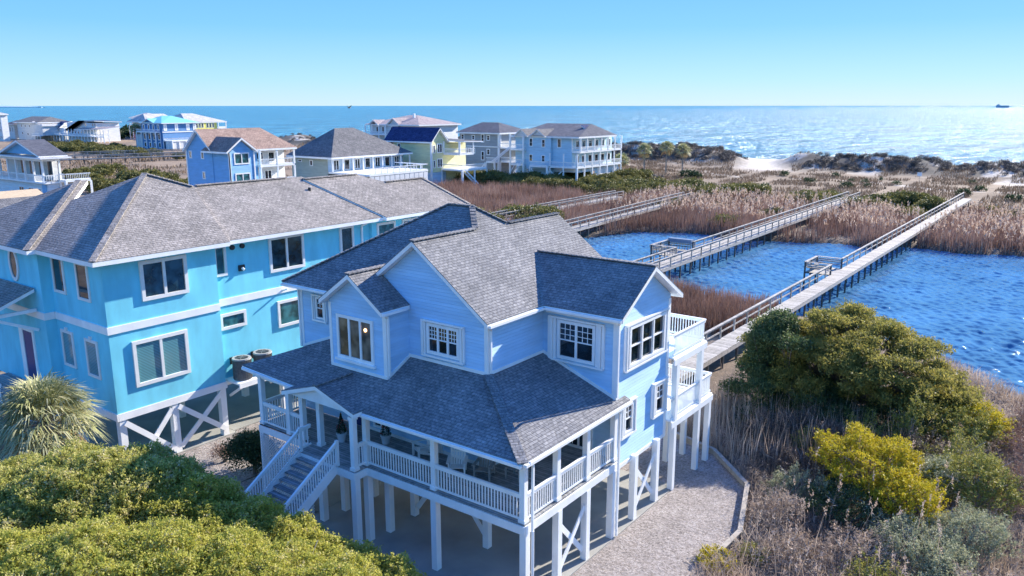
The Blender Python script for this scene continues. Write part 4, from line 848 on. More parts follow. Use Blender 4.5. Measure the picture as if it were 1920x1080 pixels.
m = MB(); m.box(-306, -300.1, 188.8, 193.2, 6.5, 6.9); m.box(-300.3, -300.1, 188.8, 193.2, 7, 8.2); m.build('porch', 'white', t)
t = thing('beach_house', (-325, 168, 0), 'house under the middle pale ridge just behind the teal roof', 'house')
walls(t, [(-316, -304, 160, 170, 0, 10.6)], 'hpale'); roofit(t, hip(-318, -303, 158, 173, 10.7, (-310, 161), (-310, 170), 13.7), 'rwhite', .4); window(t, 'F', 160, -315, -313.5, 7.5, 9.5, 1, .2)
t = thing('beach_house', (-387, 205, 0), 'coral red house with a small pale roof at the left end of the colourful group', 'house')
walls(t, [(-391.5, -380, 200, 212, 0, 11.0)], 'hcoral'); roofit(t, hip(-392.5, -379, 199, 213, 11.1, (-387, 205), (-384, 205), 13.4), 'rwhite', .4)
for a in (-390.5, -387.7, -384.8): window(t, 'F', 200, a, a+1.5, 8, 10.3, 1, .2); window(t, 'F', 200, a, a+1.5, 4.5, 6.8, 1, .2)
deckset(t, -391.5, -382, 198.4, 199.9, 7.2, sides='F')
# h8 group, far left
t = thing('beach_house', (-426, 172, 0), 'pale grey house with tan side panel and dull grey roof, far left', 'house')
walls(t, [(-440.5, -421, 165.5, 180, 0, 8.4), (-420.5, -411.5, 165, 178, 2.5, 8.0)], 'hpale'); roofit(t, hip(-443, -415, 164.5, 181, 8.9, (-440, 173), (-420, 173), 11.6), 'rgrey', .4); roofit(t, [[Vector(p) for p in ((-421, 164.6, 9.4), (-411, 164.6, 7.4), (-411, 178, 7.4), (-421, 178, 9.4))]], 'rwhite', .3, 'shed_roof')
for a, z in ((-436, 6.2), (-432, 6.2), (-427, 6.2), (-430, 2.2), (-436, 2.5)): window(t, 'F', 165.5, a, a+1.4, z, z+1.6, 1, .2)
deckset(t, -421, -412, 163.6, 165, 2.6, sides='F')
t = thing('beach_house', (-390, 178, 0), 'white house with a navy roof slope and long porch, far left by the dunes', 'house')
walls(t, [(-402, -374, 172.5, 184, 0, 9.0), (-418, -405.5, 172.5, 184, 0, 6.2)], 'hwhite', [([(-402, 172.5, 8.9), (-380, 172.5, 8.9), (-388, 172.5, 9.9)], (0, -1, 0))])
roofit(t, [[Vector(p) for p in ((-403.5, 171.6, 5.3), (-396.5, 171.6, 5.3), (-382.5, 171.6, 10.0), (-388.5, 171.6, 10.0))], [Vector(p) for p in ((-403.5, 171.7, 5.4), (-388.5, 171.7, 10), (-388.5, 185, 10), (-403.5, 185, 5.4))], [Vector(p) for p in ((-388.5, 171.7, 10), (-373, 171.7, 10.1), (-373, 185, 9.5), (-388.5, 185, 10))]], 'rnavy', .3)
roofit(t, [[Vector(p) for p in ((-420.6, 171.8, 6.4), (-411, 171.8, 5.6), (-416, 176, 9.3))], [Vector(p) for p in ((-411, 171.8, 5.6), (-404, 172, 8.6), (-405.6, 177, 9.5), (-416, 176, 9.3))]], 'rnavy', .3, 'wing_roof')
roofit(t, [[Vector(p) for p in ((-389, 169.8, 6.0), (-362, 169.8, 6.6), (-361, 178, 7.6), (-386, 172.6, 6.8))]], 'rpink', .25, 'porch_roof')
for a in (-384, -377, -374.8): window(t, 'F', 172.5, a, a+1.4, 7.2, 9.0, 1, .15)
for k in range(9): window(t, 'F', 172.5, -401+k*3, -399.4+k*3, 3.4, 5.0, 1, .2)
deckset(t, -402, -362, 169.9, 172.4, 2.9, sides='FR', roofz=6.0); deckset(t, -418, -403, 170, 172.4, 3.0, sides='F')
t = thing('beach_house', (-419, 156, 0), 'tall white house cut by the left edge of the picture, behind the pale gabled porch', 'house')
walls(t, [(-432, -419.5, 150, 153, 0, 13)], 'hwhite'); roofit(t, hip(-433, -419, 149.5, 153.5, 13, (-428, 151.5), (-423, 151.5), 13.8), 'rwhite', .4)
for z in (1, 4.5, 8, 11): window(t, 'F', 150, -424, -422.6, z, z+1.6, 1, .2); window(t, 'F', 150, -421.6, -420.4, z, z+1.6, 1, .2)
t = thing('beach_house', (-450, 170, 0), 'small dark-roofed pale house between the tall white and the grey house, far left', 'house')
walls(t, [(-453, -444.5, 165.5, 175, 0, 7.4)], 'hpale'); roofit(t, hip(-454, -443.5, 164.5, 176, 7.6, (-451, 170), (-447, 170), 9.6), 'rdark', .3); window(t, 'F', 165.5, -450, -448.5, 3.6, 6.2, 1, .2); window(t, 'F', 165.5, -447, -445.8, 3.6, 6.2, 1, .2)
# h9 near left
t = thing('beach_house', (-134, 46, 0), 'pale blue house with a gabled screened porch and white deck at the left edge', 'house')
walls(t, [(-148, -127.2, 41.2, 44.4, .2, 4.6)], 'hwhite'); walls(t, [(-148, -130, 43.6, 44.4, 4.6, 8.8)], 'hpale')
walls(t, [], 'hblu', [([(-142, 40.9, 9.0), (-127.3, 40.9, 9.0), (-134.6, 40.9, 11.1)], (0, -1, 0))])
roofit(t, gab('v', -134.6, 7.9, 40.2, 44.8, 8.95, 11.35), 'rdark', .3); roofit(t, hip(-150, -125.6, 39.9, 44.9, 8.7, (-145, 42.5), (-130, 42.5), 9.0), 'rwhite', .2, 'porch_roof')
m = MB(); m.box(-143.5, -127, 40.7, 40.95, 8.0, 8.7); m.box(-148, -127, 40.6, 44.3, 4.3, 4.6); m.box(-127.2, -127, 41, 43.5, 8.0, 8.7); each(m, 'porch_beam', 'white', t)
for x in np.linspace(-143.5, -127.3, 6): post(t, x, 40.8, 4.6, 8.1, .3)
post(t, -127.1, 43.4, 4.6, 8.1, .3); railing(t, (-143.5, 40.8, 4.6), (-127.3, 40.8, 4.6), 1.1, sp=.35, bal=.08); railing(t, (-127.1, 40.8, 4.6), (-127.1, 43.4, 4.6), 1.1, sp=.35, bal=.08)
for x in (-142, -138.6, -135, -131.8): window(t, 'F', 43.6, x, x+1.9, 5.2, 7.9, 1, .12, None, 'glass')
for x in (-131.5, -134.3, -138): window(t, 'F', 41.2, x, x+1.9, 2.0, 3.4, 2, .14, None, 'glass')
m = MB(); m.box(-128.9, -127.5, 41.05, 41.19, .2, 4.2); m.build('door', 'hb', t)
deckset(t, -127, -125, 43.2, 47.4, 4.9, sides='FR'); 
# low neighbouring roof at left edge
t = thing('low_house', (-83.4, 12, 0), 'low house with a plain grey gable roof at the left edge, below the gabled porch', 'house')
walls(t, [(-88, -79, 3, 21, 0, 4.6)], 'hwhite', [([(-88, 21, 4.5), (-79, 21, 4.5), (-83.4, 21, 6.4)], (0, 1, 0))]); roofit(t, gab('v', -83.4, 5.4, 2, 21.4, 4.7, 7.0), 'rgrey', .3)
for v in (6, 12, 17): window(t, 'R', -79, v, v+1.4, 1.5, 3.2, 1, .15)
t = thing('shed', (-100, 27, 0), 'small shed with a tan roof at the left edge, below the screened porch', 'shed')
walls(t, [(-106, -99, 24.5, 28.6, 0, 4.0)], 'hpale'); M['rtan'] = plain('tan_roofing', (.50, .38, .24), .7, .15)
roofit(t, gab('v', -102.5, 4.2, 23.5, 29.2, 4.6, 6.0), 'rtan', .25)
t = thing('neighbour_house', (-36, -2, 0), 'cream house corner with a yellow ledge, at the left edge behind the entrance canopy', 'house')
M['hcream'] = siding('siding_cream', (.70, .66, .50), .2)
walls(t, [(-52, -42, 2, 8, 0, 7.2)], 'hcream'); window(t, 'R', -42, 2.6, 5.0, 4.2, 6.6, 1, .4, None, 'glass_tan')
m = MB(); m.box(-42.4, -41.2, 1.8, 8, 3.2, 3.5); m.build('yellow_ledge', 'yelpaint', t)
m = MB(); m.box(-52.2, -41.8, 1.8, 8.2, 7.25, 7.5); m.build('roof', 'rgrey', t, uv=True)

# ================================================================ GROUND, WATER
def fbm(x, y, s, oct=4, seed=0):
    """smooth value noise by summed rotated sines on a lattice"""
    g = np.random.default_rng(seed); T = g.random((256, 256)); o = np.zeros_like(x, dtype=float); a = 1.; tot = 0
    for k in range(oct):
        X = x/s*2**k+37.3*k; Y = y/s*2**k+11.7*k; xi = np.floor(X).astype(int); yi = np.floor(Y).astype(int); fx = X-xi; fy = Y-yi
        fx = fx*fx*(3-2*fx); fy = fy*fy*(3-2*fy); t = lambda i, j: T[(xi+i) % 256, (yi+j) % 256]
        o += a*((t(0, 0)*(1-fx)+t(1, 0)*fx)*(1-fy)+(t(0, 1)*(1-fx)+t(1, 1)*fx)*fy); tot += a; a *= .5
    return o/tot
def sst(a, b, x): t = np.clip((x-a)/(b-a), 0, 1); return t*t*(3-2*t)
near_u = [-400, -48, -43, -30, -15, -9.7, -4, 0, 4, 8, 12, 20, 40, 200]; near_v = [60, 66, 60, 56, 47.5, 46, 47, 46, 43, 38.5, 34.5, 28, 18, -20]
far_u = [-400, -60, -48, -41, -38, -31, -24, -18.5, -12, -8, -5, 1, 7.5, 30, 200]; far_v = [62, 66, 68, 73, 81, 84, 82, 84, 87, 86, 90, 89, 91.5, 94, 96]
def shore_near(u): return np.interp(u, near_u, near_v)+1.6*(fbm(u, u*0+3.3, 6, 3, 5)-.5)
def shore_far(u): return np.interp(u, far_u, far_v)+3.0*(fbm(u, u*0+8.3, 8, 3, 6)-.5)
def height(u, v):
    pn = shore_near(u); pf = shore_far(u)
    ins = np.minimum(v-pn, pf-v); h = .0-1.5*sst(-1.5, 3., ins)
    h = h+.25*(fbm(u, v, 9, 3, 1)-.4)*sst(20, 60, np.abs(v)+np.clip(-u-30, 0, 60))*(ins < -1.5)
    land = sst(125, 175, v); h = h+land*(1.1*fbm(u, v, 30, 4, 2)+.35*fbm(u, v, 7, 3, 9)-.5)
    rid = np.exp(-((v-(214+6*(fbm(u, u*0, 60, 2, 3)-.5)))/10.)**2)
    gapc = np.exp(-((u+63+.35*(v-200))/7.5)**2)
    rough = .7+.75*(fbm(u, v, 14, 4, 4)-.5)*2
    hh = np.where(u > -63, 4.0, 4.5)
    h = h+rid*hh*rough*(1-gapc)*sst(165, 200, v)
    far = sst(-240, -330, u); h = h*(1-.3*far)
    return h*(1-sst(236, 262, v))-3.2*sst(238, 275, v)+.0
us = np.concatenate([np.arange(-900, -340, 9), np.arange(-340, -120, 3), np.arange(-120, -60, 1.3), np.arange(-60, 40, .9), np.arange(40, 120, 3), np.arange(120, 700, 15)])
vs_ = np.concatenate([np.arange(-150, -30, 8), np.arange(-30, 60, 1.5), np.arange(60, 130, 1.2), np.arange(130, 300, 1.4)])
Ug, Vg = np.meshgrid(us, vs_, indexing='ij'); Hg = height(Ug, Vg)
hs_ = np.exp(-(np.maximum(0, np.abs(Ug+12)-26)/8)**2-(np.maximum(0, np.abs(Vg-4)-16)/6)**2); Hg = Hg*(1-hs_)-.012*hs_
nu, nv = Ug.shape; idx = np.arange(nu*nv).reshape(nu, nv); Fg = np.stack([idx[:-1, :-1], idx[1:, :-1], idx[1:, 1:], idx[:-1, 1:]], -1).reshape(-1, 4)
m_, n, l, b = newmat('ground_soil')
ca = N(n, 'VertexColor', layer_name='soil'); tc = N(n, 'TexCoord'); nz = N(n, 'TexNoise', i_Scale=1.2, i_Detail=8., i_Roughness=.7); l.new(tc.outputs['Object'], nz.inputs['Vector'])
r = ramp(n, [(.3, (.55, .55, .55)), (.7, (1.35, 1.33, 1.3))]); l.new(nz.outputs['Fac'], r.inputs[0]); mx = N(n, 'MixRGB', blend_type='MULTIPLY', i_Fac=1.); l.new(ca.outputs['Color'], mx.inputs[1]); l.new(r.outputs[0], mx.inputs[2])
l.new(mx.outputs[0], b.inputs['Base Color']); b.inputs['Roughness'].default_value = .95; bp = N(n, 'Bump', i_Strength=.6, i_Distance=.25); l.new(nz.outputs['Fac'], bp.inputs['Height']); l.new(bp.outputs[0], b.inputs['Normal']); M['soil'] = m_
gr = npmesh('ground', np.stack([Ug, Vg, Hg], -1).reshape(-1, 3), Fg, 'soil', smooth=True); gr['kind'] = 'structure'; gr['label'] = 'sandy ground of marsh, dunes and beach'
# soil kinds: sand, dry grass, mud, dark thatch with the ridge face's shade painted in
n1 = fbm(Ug, Vg, 16, 4, 21); n2 = fbm(Ug, Vg, 5, 4, 22); n3 = fbm(Ug, Vg, 40, 3, 23)
A_ = lambda c: np.array(c)[None, None, :]
mixc = lambda a, b2, t: a*(1-t[..., None])+b2*t[..., None]
col = np.zeros(Ug.shape+(3,))+A_((.15, .11, .08))
col = mixc(col, A_((.24, .19, .14))+0*col, sst(.4, .65, n2))
dry = mixc(A_((.19, .135, .09))+0*col, A_((.27, .195, .13))+0*col, sst(.35, .65, n1)); dry = mixc(dry, A_((.13, .095, .065))+0*col, sst(.58, .7, n2))
col = mixc(col, dry, sst(122, 145, Vg)); col = mixc(col, dry, sst(-70, -110, Ug)*sst(70, 78, Vg))
sandy = A_((.60, .54, .46))+0*col
path = np.exp(-((Vg-(172-.12*(Ug+40)+5*np.sin(Ug/7)))/1.3)**2)*(Ug < 5)*(Ug > -75)*sst(.35, .5, n2)
gapm = np.exp(-((Ug+63+.35*(Vg-200))/8.5)**2)*sst(182, 200, Vg); col = mixc(col, sandy, np.clip(path+gapm, 0, 1)); col = mixc(col, sandy, sst(.70, .76, n1)*sst(150, 165, Vg)*.7)
ridm = sst(192, 204, Vg)*(1-gapm); shaded_thatch = mixc(A_((.06, .055, .05))+0*col, A_((.13, .105, .08))+0*col, sst(.4, .6, n2)); shaded_thatch = mixc(shaded_thatch, sandy*.85, sst(.60, .64, fbm(Ug, Vg, 7, 4, 31))); col = mixc(col, shaded_thatch, ridm)
col = mixc(col, sandy, sst(234, 240, Vg)); col = mixc(col, A_((.06, .05, .04))+0*col, sst(-.05, -.5, Hg)*(Vg < 110))
at = gr.data.color_attributes.new('soil', 'FLOAT_COLOR', 'POINT'); at.data.foreach_set('color', np.concatenate([np.clip(col, 0, 1), np.ones(col.shape[:2]+(1,))], -1).reshape(-1).astype(np.float32))
# sea and pond
M['sea'] = water('sea_water', (.045, .20, .30), .13, .035, 1.0, 9., .2, (1, .45, 1), foam=1, spec=.16)
M['pond'] = water('pond_water', (.06, .165, .29), 6.0, 3., .5, .03, .05, (1, 1, 1), spec=.5)
m = MB(); S_ = 60000; m.poly([(-S_, 246, -1.0), (S_, 246, -1.0), (S_, S_, -1.0), (-S_, S_, -1.0)]); m.poly([(-S_, -400, -3), (S_, -400, -3), (S_, 246, -1.0), (-S_, 246, -1.0)]); sea = m.build('sea', 'sea'); sea['kind'] = 'structure'
pu = np.arange(-46, 16.01, .105); pv = np.arange(33, 92.01, .105); PU, PV = np.meshgrid(pu, pv, indexing='ij'); PH = np.zeros_like(PU); g = np.random.default_rng(31)
for k in range(46):
    wl = .36*(1.7/.36)**(g.random()**1.2); th = R(35)+g.normal()*.75; kk = 2*math.pi/wl; ph = g.random()*6.28
    PH += .042/kk*(.7+.6*g.random())*np.sin(kk*(PU*math.sin(th)+PV*math.cos(th))+ph+.6*np.sin(PU*.31+k)+.6*np.sin(PV*.27+2*k))
PH *= .75+.7*fbm(PU, PV, 9, 3, 41); ed = np.minimum(np.minimum(PU+46, 16-PU), np.minimum(PV-33, 92-PV)); PH *= np.clip(ed/1.5, 0, 1)
a_, b_ = PU.shape; idx = np.arange(a_*b_).reshape(a_, b_); FP = np.stack([idx[:-1, :-1], idx[1:, :-1], idx[1:, 1:], idx[:-1, 1:]], -1).reshape(-1, 4); VP = np.stack([PU, PV, PH-.42], -1).reshape(-1, 3)
q = len(VP); xs_ = [-70, -46, pu[-1], 200]; ys_ = [10, 33, pv[-1], 100]; ex = [(x, y, -.42) for x in xs_ for y in ys_]; FX = []
for i_ in range(3):
    for j_ in range(3):
        if (i_, j_) != (1, 1): FX.append((q+i_*4+j_, q+(i_+1)*4+j_, q+(i_+1)*4+j_+1, q+i_*4+j_+1))
po = npmesh('pond', np.concatenate([VP, np.array(ex)]), np.concatenate([FP, np.array(FX)]), 'pond', smooth=True); po['kind'] = 'structure'
# pebble yard, slab, timber edging
m_, n, l, b = newmat('pebbles'); tc = N(n, 'TexCoord'); vo = N(n, 'TexVoronoi', i_Scale=14.); l.new(tc.outputs['Object'], vo.inputs['Vector']); r = ramp(n, [(0, (.17, .14, .12)), (.45, (.31, .27, .245)), (1, (.45, .40, .37))]); l.new(vo.outputs['Color'], r.inputs[0])
nz = N(n, 'TexNoise', i_Scale=.9, i_Detail=5.); l.new(tc.outputs['Object'], nz.inputs['Vector']); r2 = ramp(n, [(.3, (.8, .8, .8)), (.7, (1.1, 1.1, 1.1))]); l.new(nz.outputs['Fac'], r2.inputs[0]); mx = N(n, 'MixRGB', blend_type='MULTIPLY', i_Fac=1.); l.new(r.outputs[0], mx.inputs[1]); l.new(r2.outputs[0], mx.inputs[2])
l.new(mx.outputs[0], b.inputs['Base Color']); b.inputs['Roughness'].default_value = .9; n4 = N(n, 'TexNoise', i_Scale=5., i_Detail=6., i_Roughness=.8); l.new(tc.outputs['Object'], n4.inputs['Vector']); bp = N(n, 'Bump', i_Strength=.8, i_Distance=.12); l.new(n4.outputs['Fac'], bp.inputs['Height']); l.new(bp.outputs[0], b.inputs['Normal']); M['pebble'] = m_
m = MB(); m.poly([(-16, -12, .004), (4.1, -12, .004), (4.25, 9.13, .004), (3.01, 13.26, .004), (.25, 15.96, .004), (-5, 17.5, .004), (-16, 17.5, .004)]); o = m.build('gravel_yard', 'pebble'); o['kind'] = 'structure'
m = MB(); m.poly([(-22.5, -4, .004), (-16.1, -4, .004), (-16.1, 12, .004), (-22.5, 12, .004)]); o = m.build('gravel_path', 'pebble'); o['kind'] = 'structure'
m = MB(); m.box(-10.9, .28, -4, 11.6, -.1, .05); m.box(-15.2, -10.93, .3, 12.2, -.1, .047); o = m.build('concrete_slab', 'concrete'); o['kind'] = 'structure'
m = MB(); m.box(-32, TU+.1, -2.9, 3.4, -.1, .05); m.box(-32, TU-.2, 3.43, 24, -.1, .047); o = m.build('concrete_pad', 'concrete'); o['kind'] = 'structure'
t = thing('timber_edging', (3, 12, 0), 'weathered timber board edging along the right side of the gravel yard', 'edging'); m = MB()
pts = [(4.2, 6.9), (4.28, 9.13), (3.03, 13.26), (.3, 15.96), (-5, 17.6)]
for a, b2 in zip(pts[:-1], pts[1:]): m.beam((a[0], a[1], .14), (b2[0], b2[1], .14), .07, .28); m.beam((a[0], a[1], .295), (b2[0], b2[1], .295), .2, .045)
each(m, 'board', 'sandwood', t)
m = MB()
for a, b2 in zip(pts[:-1], pts[1:]):
    L = math.dist(a, b2)
    for k in range(int(L/1.4)+1): f = k*1.4/L; m.box(a[0]+(b2[0]-a[0])*f+.05, a[0]+(b2[0]-a[0])*f+.14, a[1]+(b2[1]-a[1])*f-.05, a[1]+(b2[1]-a[1])*f+.04, 0, .27)
each(m, 'stake', 'sandwood', t)

# ================================================================ PIERS
def pier(label, u0, u1, v0, v1, wd, zd, zb=-1.2, plat=None, rails='LR', step=2.4, bright=True, braces=True, endz=None):
    """boardwalk from (u0,v0) to (u1,v1)"""
    t = thing('boardwalk', (u0, v0, zb), label, 'boardwalk', 'boardwalks over the marsh')
    L = math.hypot(u1-u0, v1-v0); n = int(L/step); d = Vector(((u1-u0)/L, (v1-v0)/L, 0)); s = Vector((d.y, -d.x, 0)); P = lambda f, o, z: Vector((u0, v0, 0))+d*(L*f)+s*o+Vector((0, 0, z))
    m = MB(); m.beam(P(0, 0, zd-.03), P(1, 0, zd-.03), wd, .06); m.build('deck', 'dock', t)
    m = MB()
    for o in (-wd/2+.03, wd/2-.03): m.beam(P(0, o, zd-.2), P(1, o, zd-.2), .06, .26)
    each(m, 'stringer', 'dockpost', t)
    for sd in rails:
        o = (wd/2-.02) if sd == 'R' else (-wd/2+.02); m = MB(); gaps = [(0, 1)]
        if plat and sd == plat[3]: g0 = (plat[0]-v0)/(v1-v0); g1 = (plat[1]-v0)/(v1-v0); gaps = [(0, g0), (g1, 1)]
        for a, b2 in gaps:
            m.beam(P(a, o, zd+1.02), P(b2, o, zd+1.02), .2, .05); m.beam(P(a, o, zd+.9), P(b2, o, zd+.9), .05, .1); m.beam(P(a, o, zd+.48), P(b2, o, zd+.48), .05, .1)
            k0 = int(a*n)+1 if a else 0
            for k in range(k0, int(b2*n)+1): q = P(k/n, o, 0); m.box(q.x-.055, q.x+.055, q.y-.055, q.y+.055, zd, zd+1.0)
        m.build('railing', 'dock', t)
    m = MB()
    for k in range(n+1):
        for o in (-wd/2+.1, wd/2-.1): q = P(k/n, o, 0); m.cyl((q.x, q.y, zb), (q.x, q.y, zd-.1), .1, .1, 6)
        if braces: m.beam(P(k/n, -wd/2+.1, .1), P(k/n, wd/2-.1, zd-.35), .05, .12)
    each(m, 'piling', 'darkpost', t)
    if plat:
        va, vb, ww, sd, kind = plat; sg = 1 if sd == 'R' else -1; fa = (va-v0)/(v1-v0); fb = (vb-v0)/(v1-v0); e = wd/2
        A, B, C_, D = P(fa, sg*e, zd), P(fb, sg*e, zd), P(fb, sg*(e+ww), zd), P(fa, sg*(e+ww), zd)
        m = MB(); m.slab([A, B, C_, D], .1); m.build('platform', 'dock', t)
        m = MB()
        for q in (A, B, C_, D, (C_+D)/2): m.cyl((q.x, q.y, zb), (q.x, q.y, zd+.95), .1, .1, 6)
        each(m, 'piling', 'darkpost', t)
        m = MB()
        for p, q in ((A, D), (D, C_), (C_, B)):
            up = Vector((0, 0, 1))
            m.beam(p+up*1.0, q+up*1.0, .28, .05)
            for hz in (.8, .62): m.beam(p+up*hz, q+up*hz, .05, .13)
            c = (A+B+C_+D)/4; o1 = (c-(p+q)/2).normalized()*.38; m.beam(p+o1+up*.45, q+o1+up*.45, .4, .05)
            if kind == 'flare':
                for k in range(10): f = k/9; x = p.lerp(q, f); m.beam(x-o1*.1+up*.0, x-o1*.55+up*1.0, .05, .06)
        m.build('bench', 'dock', t)
        if kind == 'flare': m = MB(); o1 = (D-C_).normalized(); m.beam(B.lerp(C_, .02)+Vector((0, 0, 1.02)), B.lerp(C_, .98)+Vector((0, 0, 1.02)), .7, .4); m.build('bench_cover', 'covblue', t)
    return t
M['covblue'] = plain('blue_grey_cover', (.13, .19, .28), .6)
pier('long weathered boardwalk nearest the camera, running from behind the pale blue house to the dunes', -5.2, -5.0, 16.5, 139, 1.35, 1.25, plat=(58.2, 62.0, 2.4, 'L', 'plain'), rails='L', step=2.5)
pier('boardwalk with a flared bench platform and blue-grey cover, second from the right', -20.6, -21.3, 20, 129, 1.9, 1.25, plat=(58.2, 62.6, 2.9, 'L', 'flare'), step=2.5)
pier('boardwalk left of the flared bench platform, crossing the narrow end of the pond', -39.6, -44.4, 40, 111, 1.7, 1.25)
pier('boardwalk furthest left behind the roofs, running through red-brown reeds only', -54.6, -56.4, 40, 108, 1.7, 1.0)
pier('distant low boardwalk beyond the left houses, the upper of two', -256, -241, 90, 140, 1.6, 1.6, step=3.5, braces=False)
pier('distant low boardwalk beyond the left houses, the lower of two', -238, -222, 84, 130, 1.6, 1.6, step=3.5, braces=False)
# bird, ships, far spit
t = thing('bird', (-59.8, 47.2, 16.75), 'small dark bird gliding just at the horizon above the far roofs', 'bird')
bx, by, bz = -59.8, 47.2, 16.75
def wing(sg):
    m = MB(); m.hexa([(bx, by, bz-.02), (bx, by+.16, bz-.02), (bx+sg*.4, by+.15, bz+.26), (bx+sg*.36, by+.05, bz+.26), (bx, by, bz+.02), (bx, by+.16, bz+.02), (bx+sg*.4, by+.15, bz+.28), (bx+sg*.36, by+.05, bz+.28)]); m.build('wing', 'black', t)
m = MB(); m.cyl((bx, by-.15, bz-.02), (bx, by+.1, bz), .02, .06, 8); m.cyl((bx, by+.1, bz), (bx, by+.4, bz+.02), .06, .015, 8); m.build('body', 'black', t); wing(1); wing(-1)
M['haze_grey'] = plain('hazed_grey', (.30, .42, .50), .8)  # distance haze is put into this blue-grey of ships and spit
def ship(x, y, L, ang, label, k=1.):
    t = thing('cargo_ship', (x, y, -1), label, 'ship'); c, s = math.cos(ang), math.sin(ang)
    def tr(m): m.v = [(x+a*c-b2*s, y+a*s+b2*c, z*k-1) for a, b2, z in m.v]; return m
    m = MB(); m.slab([(-L/2, -15, 16), (L*.42, -15, 16), (L/2, 0, 18), (L*.42, 15, 16), (-L/2, 15, 16)], 17); tr(m).build('hull', 'haze_grey', t)
    m = MB(); m.box(-L*.46, -L*.38, -12, 12, 16, 27); m.box(-L*.43, -L*.4, -3, 3, 27, 33); tr(m).build('bridge_tower', 'haze_grey', t)
    m = MB()
    for h_ in range(5): m.box(-L*.3+h_*L*.14, -L*.3+h_*L*.14+L*.11, -12, 12, 16, 19)
    tr(m).build('hatch', 'haze_grey', t)

# ================================================================ VEGETATION
def palm(name, label, x, y, zt, rad, nf, nl, seed, group=None, dead=6, z0=0, lw=.045):
    g = np.random.default_rng(seed); t = thing(name, (x, y, z0), label, 'palm', group); top = np.array([x, y, zt])
    V = []; F4 = []; F3 = []; parts = {'palmleaf': ([], [], []), 'palmdead': ([], [], [])}; pm = MB()
    for i in range(nf+dead):
        dd = i >= nf; el = R(-50+25*g.random()) if dd else R(-25+105*((i+.5)/nf)**.8); az = i*2.399+g.random()*.4
        d = np.array([math.cos(az)*math.cos(el), math.sin(az)*math.cos(el), math.sin(el)]); pl = rad*(.42+.12*g.random()); c = top+d*pl
        pm.cyl(tuple(top), tuple(c), .025, .015, 4, cap=False)
        side = np.cross(d, [0, 0, 1]); side /= np.linalg.norm(side)+1e-6; upv = np.cross(side, d); V, F4, F3 = parts['palmdead' if dd else 'palmleaf']
        tilt = g.normal()*.3
        for k in range(nl):
            a = (k/(nl-1)-.5)*R(215)+g.normal()*.04; ld = d*math.cos(a)+side*math.sin(a)*math.cos(tilt)+upv*math.sin(a)*math.sin(tilt)
            L = rad*(.58-.12*abs(a)/1.9)*(.9+.2*g.random()); w = np.cross(ld, upv); w /= np.linalg.norm(w)+1e-6; w = w*lw
            p1 = c+ld*L*.55+upv*.04; p2 = c+ld*L+np.array([0, 0, -L*(.22+.25*g.random())]); b = len(V)
            V += [c, p1-w*.5, p1+w*.5, p2]; F3 += [(b, b+1, b+2), (b+1, b+3, b+2)]
    for kk, nm in (('palmleaf', 'frond'), ('palmdead', 'dry_frond')):
        V, _, F3 = parts[kk]
        if V: npmesh(nm, np.array(V), np.array(F3), kk, t, (x, y, z0))
    pm.cyl((x, y, z0), (x, y, zt), .17, .15, 10); pm.build('trunk', 'greybark', t)
little_tree(-9.98, .95, 'small decorated conifer in a white pot on the porch, left of the tall entrance post')
little_tree(-8.35, 1.9, 'decorated conifer in a white pot on the porch, half hidden right of the entrance posts')
YG = np.random.default_rng(5)
palm('palmetto', 'broad fan palm with pale drooping fronds in front of the turquoise house', -20.4, -6.2, 3.9, 2.5, 74, 26, 3, dead=12, lw=.06)
sh = [(-14.6, -10.2, 2.4, 5.0), (-11.8, -10.6, 2.4, 5.9), (-11.2, -9.1, 2.4, 6.2), (-9.8, -8.0, 2.4, 6.0), (-8.3, -7.4, 2.2, 5.4), (-6.5, -6.6, 2.0, 4.7), (-4.8, -6.0, 1.9, 4.4), (-3.1, -5.4, 1.7, 4.0), (-1.6, -4.8, 1.5, 3.6), (-.3, -4.3, 1.3, 3.1)]
lb = ['olive shrub under the fan palm, at the left edge', 'tall shrub in front of the fan palm trunk', 'tall shrub crest between the palm and the turquoise house pilings', 'shrub in front of the crossed white braces of the turquoise house', 'dense shrub just left of the dark green shrub by the lattice', 'shrub with pale twigs hiding the foot of the left stair railing',
      'shrub hiding the foot of the right stair railing', 'shrub in front of the pair of left white pilings', 'low shrub between the left pilings and the middle piling', 'smallest shrub, at the bottom edge beside the middle white piling']
for i, ((x, y, rd, hh), la) in enumerate(zip(sh, lb)):
    canopy('yaupon_shrub', la, x, y, rd, hh, 'myrtle2' if i < 4 else 'myrtle', 80, (.095, .046), 40+i, (.08, .26), 11, group='shrubs along the lower left', lump=.10, spread=.5, zc=max(0, hh-1.9))
sh = [(-7.9, -12.4, 2.2, 5.9), (-6.4, -11.5, 2.2, 6.1), (-4.9, -10.4, 2.2, 6.0), (-3.7, -9.2, 2.1, 5.6), (-2.7, -8.1, 1.9, 5.1), (-1.4, -7.2, 1.7, 4.8), (-.4, -6.4, 1.5, 4.3), (-9.4, -12.8, 2.0, 5.5), (.7, -5.7, 1.2, 3.7)]
lb = ['yellow-green shrub in the bottom left corner', 'yellow-green shrub at the bottom edge, second from the corner', 'broad yellow-green shrub at the bottom edge below the turquoise house corner', 'yellow-green shrub at the bottom edge below the dark lattice shrub', 'yellow-green shrub at the bottom edge below the stair foot',
      'light shrub at the bottom edge below the right stair railing', 'light twiggy shrub at the bottom edge below the left pilings', 'grey-green shrub at the very left edge in the front row', 'last small shrub of the front row, at the bottom edge left of the middle piling']
for i, ((x, y, rd, hh), la) in enumerate(zip(sh, lb)):
    canopy('yaupon_shrub', la, x, y, rd, hh, 'myrtle', 90, (.08, .04), 60+i, (.08, .24), 11, group='shrubs along the lower left', lump=.10, spread=.5, zc=max(0, hh-1.9))
